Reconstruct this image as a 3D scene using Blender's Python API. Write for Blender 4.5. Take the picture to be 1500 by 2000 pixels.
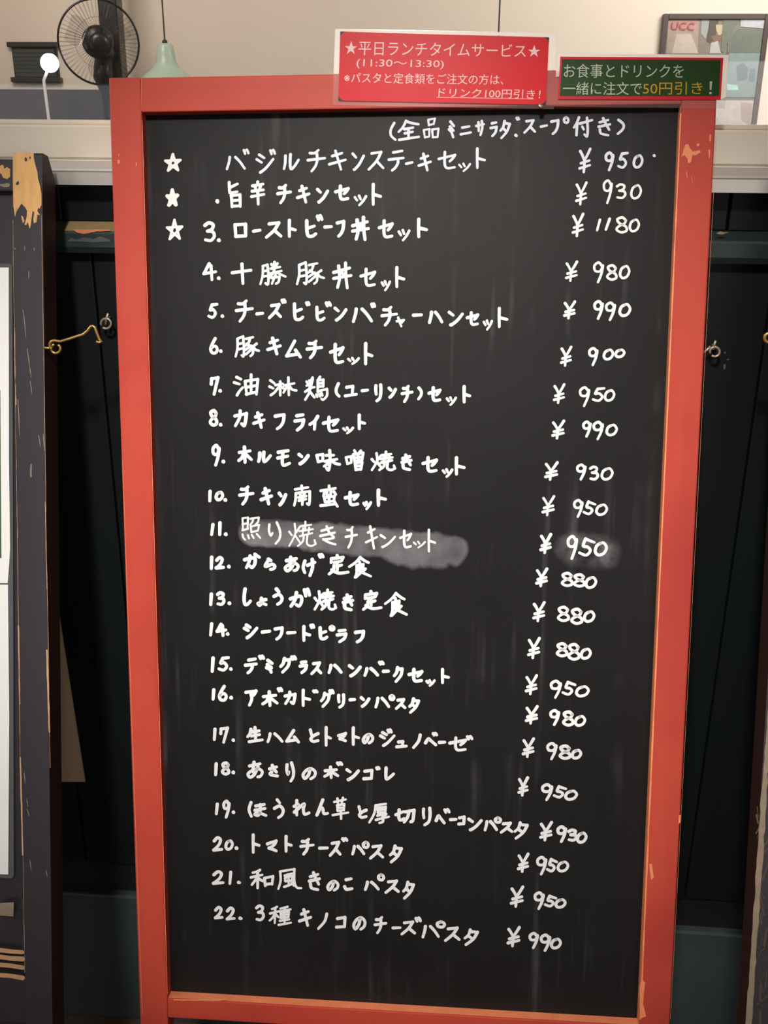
import bpy, bmesh, math, random
from math import sin, cos, pi, radians
from mathutils import Vector, Matrix
for o in list(bpy.data.objects): bpy.data.objects.remove(o)
S = bpy.context.scene; COL = S.collection
random.seed(7)
# ------------------------------------------------------------------ camera
EYE = 1.26                                   # eye height above the floor
CAM = Vector((0, 0, EYE))
FPX = 2000.0                                 # focal length for a 1500 x 2000 frame
MR = [Vector((0.9967745551, 0.0800252132, 0.0060375108)),
      Vector((0.0348640557, -0.3640390881, -0.9307309171)),
      Vector((-0.0722840501, 0.9279393879, -0.3656549035))]   # right, down, forward
cd = bpy.data.cameras.new('camera'); cam = bpy.data.objects.new('camera', cd); COL.objects.link(cam)
cd.sensor_fit = 'VERTICAL'; cd.sensor_height = 36; cd.lens = 36 * FPX / 2000; cd.clip_start = .02
Rm = Matrix((MR[0], -MR[1], -MR[2])).transposed()
cam.matrix_world = Matrix.Translation(CAM) @ Rm.to_4x4()
S.camera = cam
# ------------------------------------------------------------------ world and lights
w = bpy.data.worlds.new('world'); S.world = w; w.use_nodes = True
w.node_tree.nodes['Background'].inputs[0].default_value = (.9, .88, .86, 1)
w.node_tree.nodes['Background'].inputs[1].default_value = .06
S.view_settings.view_transform = 'Standard'; S.view_settings.look = 'None'
S.view_settings.exposure = 0; S.view_settings.gamma = 1
def area(name, loc, target, size, power, col=(1, 1, 1), sy=None, spread=None):
    l = bpy.data.lights.new(name, 'AREA'); l.energy = power; l.color = col
    l.shape = 'RECTANGLE'; l.size = size; l.size_y = sy or size
    if spread: l.spread = radians(spread)
    o = bpy.data.objects.new(name, l); COL.objects.link(o); o.location = loc
    o.rotation_euler = (Vector(target) - Vector(loc)).to_track_quat('-Z', 'Y').to_euler()
    return o
sp = bpy.data.lights.new('ceiling_spotlight', 'SPOT'); sp.energy = 272; sp.color = (1, .945, .89); sp.shadow_soft_size = .11
sp.spot_size = radians(32.5); sp.spot_blend = 1.0
so = bpy.data.objects.new('ceiling_spotlight', sp); COL.objects.link(so); so.location = (-.22, -.60, 2.40)
so.rotation_euler = (Vector((-.07, .97, .85))-so.location).to_track_quat('-Z', 'Y').to_euler()
area('fill_light_right', (2.1, -.4, 2.45), (.6, 1.0, 1.1), .8, 3.6, (1, .93, .86))  # unseen fill light added from the right
area('fill_light_low_left', (-1.72, -2.3, .80), (-.4, 1.1, .8), 1.1, 4.5, (.82, .90, 1))  # unseen fill added low at front left, also hazes the glass
area('fill_light_upper_left', (-2.1, .15, 2.1), (-.7, 1.05, 1.2), .5, 13, (1, .95, .88))  # unseen, added to brighten the sill and bare wood at left
area('fill_light_low_right', (1.15, -2.3, .95), (-.3, 1.1, .7), 1.0, 8.5, (1, .97, .95))  # unseen, added to reach the tan card and haze the poster side
area('far_ceiling_light', (1.3, 3.4, 2.42), (1.2, 4.6, 1.6), .9, 52, (1, .97, .93))
area('sign_backlight', (.1, 2.9, 2.42), (.15, 1.1, 1.25), .8, 36, (1, .94, .88))  # unseen, added and aimed at the signs to light them from behind
area('far_ceiling_lamp_warm', (-1.5, 3.0, 2.42), (-1.3, 4.6, 1.5), .7, 22, (1, .89, .82))
# ------------------------------------------------------------------ helpers
def lin(c):
    return tuple((x/255/12.92 if x/255 <= .04045 else ((x/255+.055)/1.055)**2.4) for x in c)
def setp(o, label=None, cat=None, group=None, kind=None):
    for k, v in (('label', label), ('category', cat), ('group', group), ('kind', kind)):
        if v: o[k] = v
    return o
def obj(name, verts, faces, m, parent=None, smooth=False):
    me = bpy.data.meshes.new(name); me.from_pydata([tuple(v) for v in verts], [], faces)
    ms = m if isinstance(m, list) else [m]
    for x in ms: me.materials.append(x)
    me.validate(); me.update()
    if smooth: me.polygons.foreach_set('use_smooth', [True]*len(me.polygons))
    o = bpy.data.objects.new(name, me); COL.objects.link(o)
    if parent: o.parent = parent
    return o
def empty(name, mw=None):
    o = bpy.data.objects.new(name, None); COL.objects.link(o); o.empty_display_size = .05
    if mw is not None: o.matrix_world = mw
    return o
class MB:
    def __init__(s): s.v = []; s.f = []
    def add(s, v, f):
        n = len(s.v); s.v += [Vector(p) for p in v]; s.f += [tuple(i+n for i in q) for q in f]; return s
    def box(s, x0, x1, y0, y1, z0, z1, b=0.0):
        if b <= 0:
            v = [(x, y, z) for x in (x0, x1) for y in (y0, y1) for z in (z0, z1)]
            f = [(0, 1, 3, 2), (4, 6, 7, 5), (0, 4, 5, 1), (2, 3, 7, 6), (0, 2, 6, 4), (1, 5, 7, 3)]
            return s.add(v, f)
        bm = bmesh.new(); bmesh.ops.create_cube(bm, size=1)
        for p in bm.verts:
            p.co = Vector(((x0+x1)/2+p.co.x*(x1-x0), (y0+y1)/2+p.co.y*(y1-y0), (z0+z1)/2+p.co.z*(z1-z0)))
        bmesh.ops.bevel(bm, geom=bm.edges[:], offset=b, segments=2, profile=.5, affect='EDGES')
        bm.verts.index_update()
        v = [p.co.copy() for p in bm.verts]; f = [tuple(q.index for q in g.verts) for g in bm.faces]
        bm.free(); return s.add(v, f)
    def tube(s, pts, r, n=8, closed=False):
        pts = [Vector(p) for p in pts]; N = len(pts); v = []; f = []; up = None
        for i, p in enumerate(pts):
            a = pts[(i-1) % N] if (closed or i > 0) else p
            b = pts[(i+1) % N] if (closed or i < N-1) else p
            t = (b-a).normalized()
            if up is None: up = t.orthogonal()
            up = (up - t*up.dot(t)).normalized(); sd = t.cross(up)
            rr = r[i] if isinstance(r, (list, tuple)) else r
            for k in range(n):
                an = 2*pi*k/n; v.append(p+up*cos(an)*rr+sd*sin(an)*rr)
        M = N if closed else N-1
        for i in range(M):
            j = (i+1) % N
            for k in range(n): f.append((i*n+k, i*n+(k+1) % n, j*n+(k+1) % n, j*n+k))
        if not closed:
            f.append(tuple(range(n))[::-1]); f.append(tuple(range((N-1)*n, N*n)))
        return s.add(v, f)
    def lathe(s, prof, c=(0, 0, 0), n=48, axis=None):
        c = Vector(c); v = []; f = []
        q = Vector(axis).to_track_quat('Z', 'Y') if axis else None
        for r, z in prof:
            for k in range(n):
                p = Vector((r*cos(2*pi*k/n), r*sin(2*pi*k/n), z))
                v.append(c + (q @ p if q else p))
        for i in range(len(prof)-1):
            for k in range(n): f.append((i*n+k, i*n+(k+1) % n, (i+1)*n+(k+1) % n, (i+1)*n+k))
        return s.add(v, f)
    def prism(s, prof, x0, x1):              # profile in (y, z), run along x
        n = len(prof); v = [(x0, y, z) for y, z in prof]+[(x1, y, z) for y, z in prof]
        f = [(i, (i+1) % n, (i+1) % n+n, i+n) for i in range(n)]+[tuple(range(n))[::-1], tuple(range(n, 2*n))]
        return s.add(v, f)
    def obj(s, name, m, parent=None, smooth=False): return obj(name, s.v, s.f, m, parent, smooth)
# ------------------------------------------------------------------ materials
class NT:
    def __init__(s, name):
        s.m = bpy.data.materials.new(name); s.m.use_nodes = True; s.t = s.m.node_tree
        s.b = s.t.nodes['Principled BSDF']; s.out = s.t.nodes['Material Output']; s._c = None
    def n(s, t, **k):
        x = s.t.nodes.new(t)
        for a, b in k.items(): setattr(x, a, b)
        return x
    def l(s, a, b): s.t.links.new(a, b)
    def coord(s):
        if not s._c: s._c = s.n('ShaderNodeTexCoord')
        return s._c.outputs['Object']
    def val(s, sock, v):
        if hasattr(v, 'is_linked') or isinstance(v, bpy.types.NodeSocket): s.l(v, sock)
        else: sock.default_value = v
    def noise(s, scale, detail=4, rough=.55, stretch=None, dist=0):
        x = s.n('ShaderNodeTexNoise'); x.inputs['Scale'].default_value = scale; x.inputs['Detail'].default_value = detail
        x.inputs['Roughness'].default_value = rough; x.inputs['Distortion'].default_value = dist
        if stretch:
            mp = s.n('ShaderNodeMapping'); mp.inputs['Scale'].default_value = stretch
            s.l(s.coord(), mp.inputs[0]); s.l(mp.outputs[0], x.inputs['Vector'])
        else: s.l(s.coord(), x.inputs['Vector'])
        return x.outputs['Fac']
    def ramp(s, fac, a, b, c0=(0, 0, 0, 1), c1=(1, 1, 1, 1)):
        r = s.n('ShaderNodeValToRGB'); r.color_ramp.elements[0].position = a; r.color_ramp.elements[1].position = b
        r.color_ramp.elements[0].color = c0; r.color_ramp.elements[1].color = c1
        s.l(fac, r.inputs[0]); return r.outputs[0]
    def mix(s, fac, a, b):
        x = s.n('ShaderNodeMix', data_type='RGBA')
        s.val(x.inputs[0], fac); s.val(x.inputs[6], a if not isinstance(a, tuple) else (*a[:3], 1)); s.val(x.inputs[7], b if not isinstance(b, tuple) else (*b[:3], 1))
        return x.outputs[2]
    def math(s, op, a, b=0.0, clamp=False):
        x = s.n('ShaderNodeMath', operation=op); x.use_clamp = clamp
        s.val(x.inputs[0], a); s.val(x.inputs[1], b); return x.outputs[0]
    def bump(s, h, strength=.2, d=.001):
        x = s.n('ShaderNodeBump'); x.inputs['Strength'].default_value = strength; x.inputs['Distance'].default_value = d
        s.l(h, x.inputs['Height']); s.l(x.outputs[0], s.b.inputs['Normal'])
    def fin(s, base=None, rough=.5, spec=.5, metal=0, coat=0):
        if base is not None: s.val(s.b.inputs['Base Color'], base if not isinstance(base, tuple) else (*base[:3], 1))
        s.val(s.b.inputs['Roughness'], rough); s.b.inputs['Specular IOR Level'].default_value = spec
        s.b.inputs['Metallic'].default_value = metal; s.b.inputs['Coat Weight'].default_value = coat
        return s.m
def simple(name, c, rough=.5, metal=0, var=.12, scale=30, spec=.5, bump=0, stretch=None, coat=0):
    t = NT(name); c = lin(c)
    nz = t.noise(scale, stretch=stretch)
    col = t.mix(nz, tuple(x*(1-var) for x in c), tuple(min(1, x*(1+var)) for x in c))
    if bump: t.bump(nz, bump)
    return t.fin(col, rough, spec, metal, coat)
def red_wood(vert):
    t = NT('red_stained_wood_upright' if vert else 'red_stained_wood_rail')
    g = t.noise(26, 5, .6, (1, 1, .05) if vert else (.05, 1, 1), .6)
    blot = t.noise(5, 3, .5)
    c = t.mix(g, lin((176, 58, 44)), lin((199, 79, 61)))
    c = t.mix(t.ramp(blot, .42, .75), c, lin((166, 52, 48)))
    t.bump(g, .12, .0006)
    return t.fin(c, .5, .3)
M_REDV, M_REDH = red_wood(True), red_wood(False)
M_REDLIT = simple('red_highlight_and_chip', (250, 142, 98), .45, var=.2, scale=60)  # brightened red that paints the highlight on frame edges; also one chip
M_BARE = simple('bare_tan_wood', (238, 172, 108), .7, var=.5, scale=90, stretch=(1, 1, .3))
M_BAREL = simple('pale_scratched_wood', (205, 160, 120), .7, var=.25, scale=80)
M_SCUFF = simple('grey_scuffed_wood', (150, 132, 112), .7, var=.35, scale=90)
M_CHIP = simple('chipped_tan_wood', (224, 138, 92), .7, var=.15, scale=90)
M_BLACKW = simple('black_painted_wood', (48, 44, 50), .42, var=.3, scale=18, stretch=(1, 1, .1), bump=.15)
M_BROWNSIDE = simple('dark_brown_wood_side', (42, 24, 20), .55, var=.3, scale=20, stretch=(1, 1, .1))
def plank_mat():
    t = NT('black_green_plank_paint')
    g = t.noise(14, 4, .6, (1, 1, .08)); b = t.noise(2.2, 3)
    c = t.mix(g, lin((12, 17, 17)), lin((24, 31, 30)))
    c = t.mix(t.ramp(b, .4, .7), c, lin((20, 25, 29)))
    t.bump(g, .2, .0008)
    return t.fin(c, .5, .22)
M_PLANK = plank_mat()
M_BASEB = simple('dark_teal_baseboard_paint', (58, 70, 70), .5, var=.3, scale=9)
M_BAND = simple('black_band', (14, 15, 15), .6, var=.2)
M_RAIL = simple('dark_green_rail_paint', (40, 52, 50), .45, var=.35, scale=60)
M_OLDY = simple('worn_yellow_wood', (150, 132, 88), .6, var=.25, scale=70)
M_OLIVE = simple('dull_olive_paint', (72, 70, 50), .6, var=.2, scale=70)
M_SILL = simple('cream_sill_paint', (236, 226, 208), .32, var=.04, scale=6)
M_LIP = simple('grey_aluminium_lip', (200, 195, 188), .35, var=.06, scale=8, metal=.3)
M_WALLF = simple('cream_plaster', (228, 216, 200), .8, var=.05, scale=2.5)
M_CEIL = simple('white_ceiling_paint', (225, 220, 212), .85, var=.03)
M_FLOOR = simple('brown_floor', (92, 76, 62), .5, var=.3, scale=8)
M_BRASS = simple('tarnished_brass', (196, 164, 96), .35, metal=.85, var=.35, scale=150)
M_STEEL = simple('rusty_steel', (190, 172, 150), .4, metal=.6, var=.4, scale=180)
M_BLACK = simple('black_plastic', (20, 19, 20), .3, var=.1)
M_BLADE = simple('grey_translucent_blade', (70, 66, 66), .3, var=.1)
M_MINT = simple('celadon_enamel', (166, 186, 170), .35, var=.04, scale=5)
M_CORD = simple('black_cord', (40, 38, 36), .6)
M_DARKG = simple('dark_green_blind', (58, 66, 62), .5, var=.25, scale=40)
M_DARKF = simple('dark_window_trim', (44, 44, 42), .5)
M_GLOSSB = simple('glossy_dark_partition', (62, 54, 56), .12, var=.15, scale=3)
M_PALE = simple('pale_metal_stem', (214, 216, 220), .3, var=.03)
M_PFRAME = simple('dark_brown_picture_frame', (72, 58, 52), .4, var=.2, scale=40)
M_CARD = simple('tan_card', (226, 196, 160), .75, var=.08, scale=12)
M_PAPER = simple('white_paper', (246, 246, 244), .6, var=.01)
M_GREYF = simple('grey_plastic_edge', (86, 88, 90), .35, var=.15, scale=60)
M_CLIP = simple('shiny_clip_metal', (220, 215, 205), .2, metal=.9)
M_BROWNW = simple('worn_brown_board_face', (52, 40, 34), .55, var=.6, scale=35, stretch=(1, 1, .2))
def emit(name, c, s):
    t = NT(name); e = t.n('ShaderNodeEmission'); e.inputs[0].default_value = (*c, 1); e.inputs[1].default_value = s
    t.l(e.outputs[0], t.out.inputs[0]); return t.m
M_GLOW = emit('reflection_glow', (.86, .95, 1), 4.5)
def chalk(name, c):
    t = NT(name); nz = t.noise(900, 3)
    return t.fin(t.mix(nz, tuple(x*.82 for x in lin(c)), lin(c)), .75, .2)
M_CHALK = chalk('white_chalk_ink', (252, 250, 247))
M_CHALKT = chalk('thin_white_chalk_ink', (232, 236, 244))
M_CHALKG = chalk('faded_white_chalk_ink', (226, 228, 231))
def glass_mat(name, tint=(1, 1, 1), k=1.0):
    t = NT(name); tr = t.n('ShaderNodeBsdfTransparent'); tr.inputs[0].default_value = (*tint, 1)
    g = t.n('ShaderNodeBsdfGlossy'); g.inputs['Roughness'].default_value = .02
    fr = t.n('ShaderNodeFresnel'); fr.inputs[0].default_value = 1.45
    mx = t.n('ShaderNodeMixShader'); t.l(t.math('MULTIPLY', fr.outputs[0], k), mx.inputs[0])
    t.l(tr.outputs[0], mx.inputs[1]); t.l(g.outputs[0], mx.inputs[2]); t.l(mx.outputs[0], t.out.inputs[0]); return t.m
M_GLASS = glass_mat('clear_window_glass')
def film(name, white, c=(.95, .93, .9)):
    t = NT(name); tr = t.n('ShaderNodeBsdfTransparent')
    d = t.n('ShaderNodeBsdfDiffuse'); d.inputs[0].default_value = (*c, 1)
    tl = t.n('ShaderNodeBsdfTranslucent'); tl.inputs[0].default_value = (*c, 1)
    g = t.n('ShaderNodeBsdfGlossy'); g.inputs['Roughness'].default_value = .12
    a = t.n('ShaderNodeMixShader'); a.inputs[0].default_value = .5; t.l(d.outputs[0], a.inputs[1]); t.l(tl.outputs[0], a.inputs[2])
    b = t.n('ShaderNodeMixShader'); b.inputs[0].default_value = white; t.l(tr.outputs[0], b.inputs[1]); t.l(a.outputs[0], b.inputs[2])
    e = t.n('ShaderNodeMixShader'); e.inputs[0].default_value = .04; t.l(b.outputs[0], e.inputs[1]); t.l(g.outputs[0], e.inputs[2])
    t.l(e.outputs[0], t.out.inputs[0]); return t.m
M_LAM = film('clear_laminate_film', .04)
def sheet(name, c, trans=.35):
    t = NT(name); c = lin(c)
    d = t.n('ShaderNodeBsdfDiffuse'); d.inputs[0].default_value = (*c, 1)
    tl = t.n('ShaderNodeBsdfTranslucent'); tl.inputs[0].default_value = (*c, 1)
    g = t.n('ShaderNodeBsdfGlossy'); g.inputs['Roughness'].default_value = .35
    a = t.n('ShaderNodeMixShader'); a.inputs[0].default_value = trans; t.l(d.outputs[0], a.inputs[1]); t.l(tl.outputs[0], a.inputs[2])
    e = t.n('ShaderNodeMixShader'); e.inputs[0].default_value = .012; t.l(a.outputs[0], e.inputs[1]); t.l(g.outputs[0], e.inputs[2])
    t.l(e.outputs[0], t.out.inputs[0]); return t.m
M_SWHITE = sheet('backlit_film_white', (255, 253, 248), .65)  # white put in where light shines through the clear laminate
M_SRED = sheet('red_sign_print', (252, 12, 40), .55); M_SDG = sheet('dark_green_print_backing', (34, 48, 36))
M_SGREEN = sheet('green_sign_print', (44, 76, 36), .3); M_SREDB = sheet('red_border_print', (226, 44, 60))
M_TWHITE = sheet('white_sign_lettering', (255, 232, 226)); M_TGREY = sheet('pale_sign_lettering', (214, 222, 200)); M_TYEL = sheet('yellow_sign_lettering', (226, 178, 50))
# ------------------------------------------------------------------ planes
class Plane:
    """A real flat thing in the room: origin, right, back (depth) and up axes."""
    def __init__(s, o, e1, e2):
        s.o = Vector(o); s.e1 = Vector(e1).normalized(); s.e2 = Vector(e2).normalized(); s.n = s.e2.cross(s.e1).normalized()
        s.mw = Matrix.Translation(s.o) @ Matrix((s.e1, s.n, s.e2)).transposed().to_4x4()
    def loc(s, p, dep=0.0):                 # where the sight line through p meets the plane at that depth
        d = MR[0]*((p[0]-750)/FPX)+MR[1]*((p[1]-1000)/FPX)+MR[2]
        t = (s.o+s.n*dep-CAM).dot(s.n)/d.dot(s.n); q = CAM+d*t-s.o
        return Vector((q.dot(s.e1), dep, q.dot(s.e2)))
def wall_plane(y): return Plane((0, y, EYE), (1, 0, 0), (0, 0, 1))
yaw, lean, roll = -0.009154209452560009, 0.22367648548446448, 0.020859424505661087
ex = Vector((cos(yaw), sin(yaw), 0)); nn = Vector((-sin(yaw), cos(yaw), 0))
ez = cos(lean)*Vector((0, 0, 1))+sin(lean)*nn
BP = Plane(Vector((-0.0561217923, 0.9693395533, -0.4697374506))+CAM, cos(roll)*ex+sin(roll)*ez, -sin(roll)*ex+cos(roll)*ez)
# ------------------------------------------------------------------ strokes
def smooth(pts, sub=5):
    if len(pts) < 3: return pts
    P = [pts[0]]+pts+[pts[-1]]; out = []
    for i in range(1, len(P)-2):
        p0, p1, p2, p3 = P[i-1:i+3]
        for k in range(sub):
            t = k/sub
            out.append(tuple(.5*((2*p1[j])+(-p0[j]+p2[j])*t+(2*p0[j]-5*p1[j]+4*p2[j]-p3[j])*t*t+(-p0[j]+3*p1[j]-3*p2[j]+p3[j])*t**3) for j in (0, 1)))
    out.append(tuple(pts[-1])); return out
def ribbon(pts, wd):
    """a flat round-ended stroke; wd is a width or a list of widths. Returns 2-D verts, faces"""
    q = [pts[0]]
    for p in pts[1:]:
        if math.hypot(p[0]-q[-1][0], p[1]-q[-1][1]) > .15: q.append(p)
    if len(q) == 1: q.append((q[0][0]+.6, q[0][1]+.3))
    n = len(q); ws = wd if isinstance(wd, list) and len(wd) == n else [wd[0] if isinstance(wd, list) else wd]*n
    v = []; f = []
    for i, p in enumerate(q):
        a = q[max(i-1, 0)]; b = q[min(i+1, n-1)]
        t0 = (p[0]-a[0], p[1]-a[1]); t1 = (b[0]-p[0], b[1]-p[1])
        if i == 0: t0 = t1
        if i == n-1: t1 = t0
        l0 = math.hypot(*t0) or 1; l1 = math.hypot(*t1) or 1
        tx, ty = t0[0]/l0+t1[0]/l1, t0[1]/l0+t1[1]/l1; L = math.hypot(tx, ty) or 1; tx /= L; ty /= L
        c = max(.6, tx*t1[0]/l1+ty*t1[1]/l1); h = ws[i]/2/c
        v += [(p[0]-ty*h, p[1]+tx*h), (p[0]+ty*h, p[1]-tx*h)]
    for i in range(n-1): f.append((2*i, 2*i+1, 2*i+3, 2*i+2))
    for e in (0, n-1):
        p = q[e]; o = q[1] if e == 0 else q[n-2]; a0 = math.atan2(p[1]-o[1], p[0]-o[0]); b = len(v); h = ws[e]/2
        for k in range(7):
            an = a0-pi/2+pi*k/6; v.append((p[0]+cos(an)*h, p[1]+sin(an)*h))
        f.append(tuple(range(b, b+7)))
    return v, f
def strokes_mesh(strokes, plane, dep, m, name, parent, step=.00002):
    V = []; F = []
    for i, (pts, wd) in enumerate(strokes):
        v, f = ribbon(pts, wd); b = len(V); d = dep-(i % 12)*step
        V += [plane.loc(p, d) for p in v]
        for q in f:                          # keep every face turned to the viewer
            a, b2, c = V[b+q[0]], V[b+q[1]], V[b+q[2]]
            q = tuple(b+k for k in q)
            F.append(q if (b2-a).cross(c-a).y < 0 else q[::-1])
    return obj(name, V, F, m, parent)
G = {}
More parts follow.
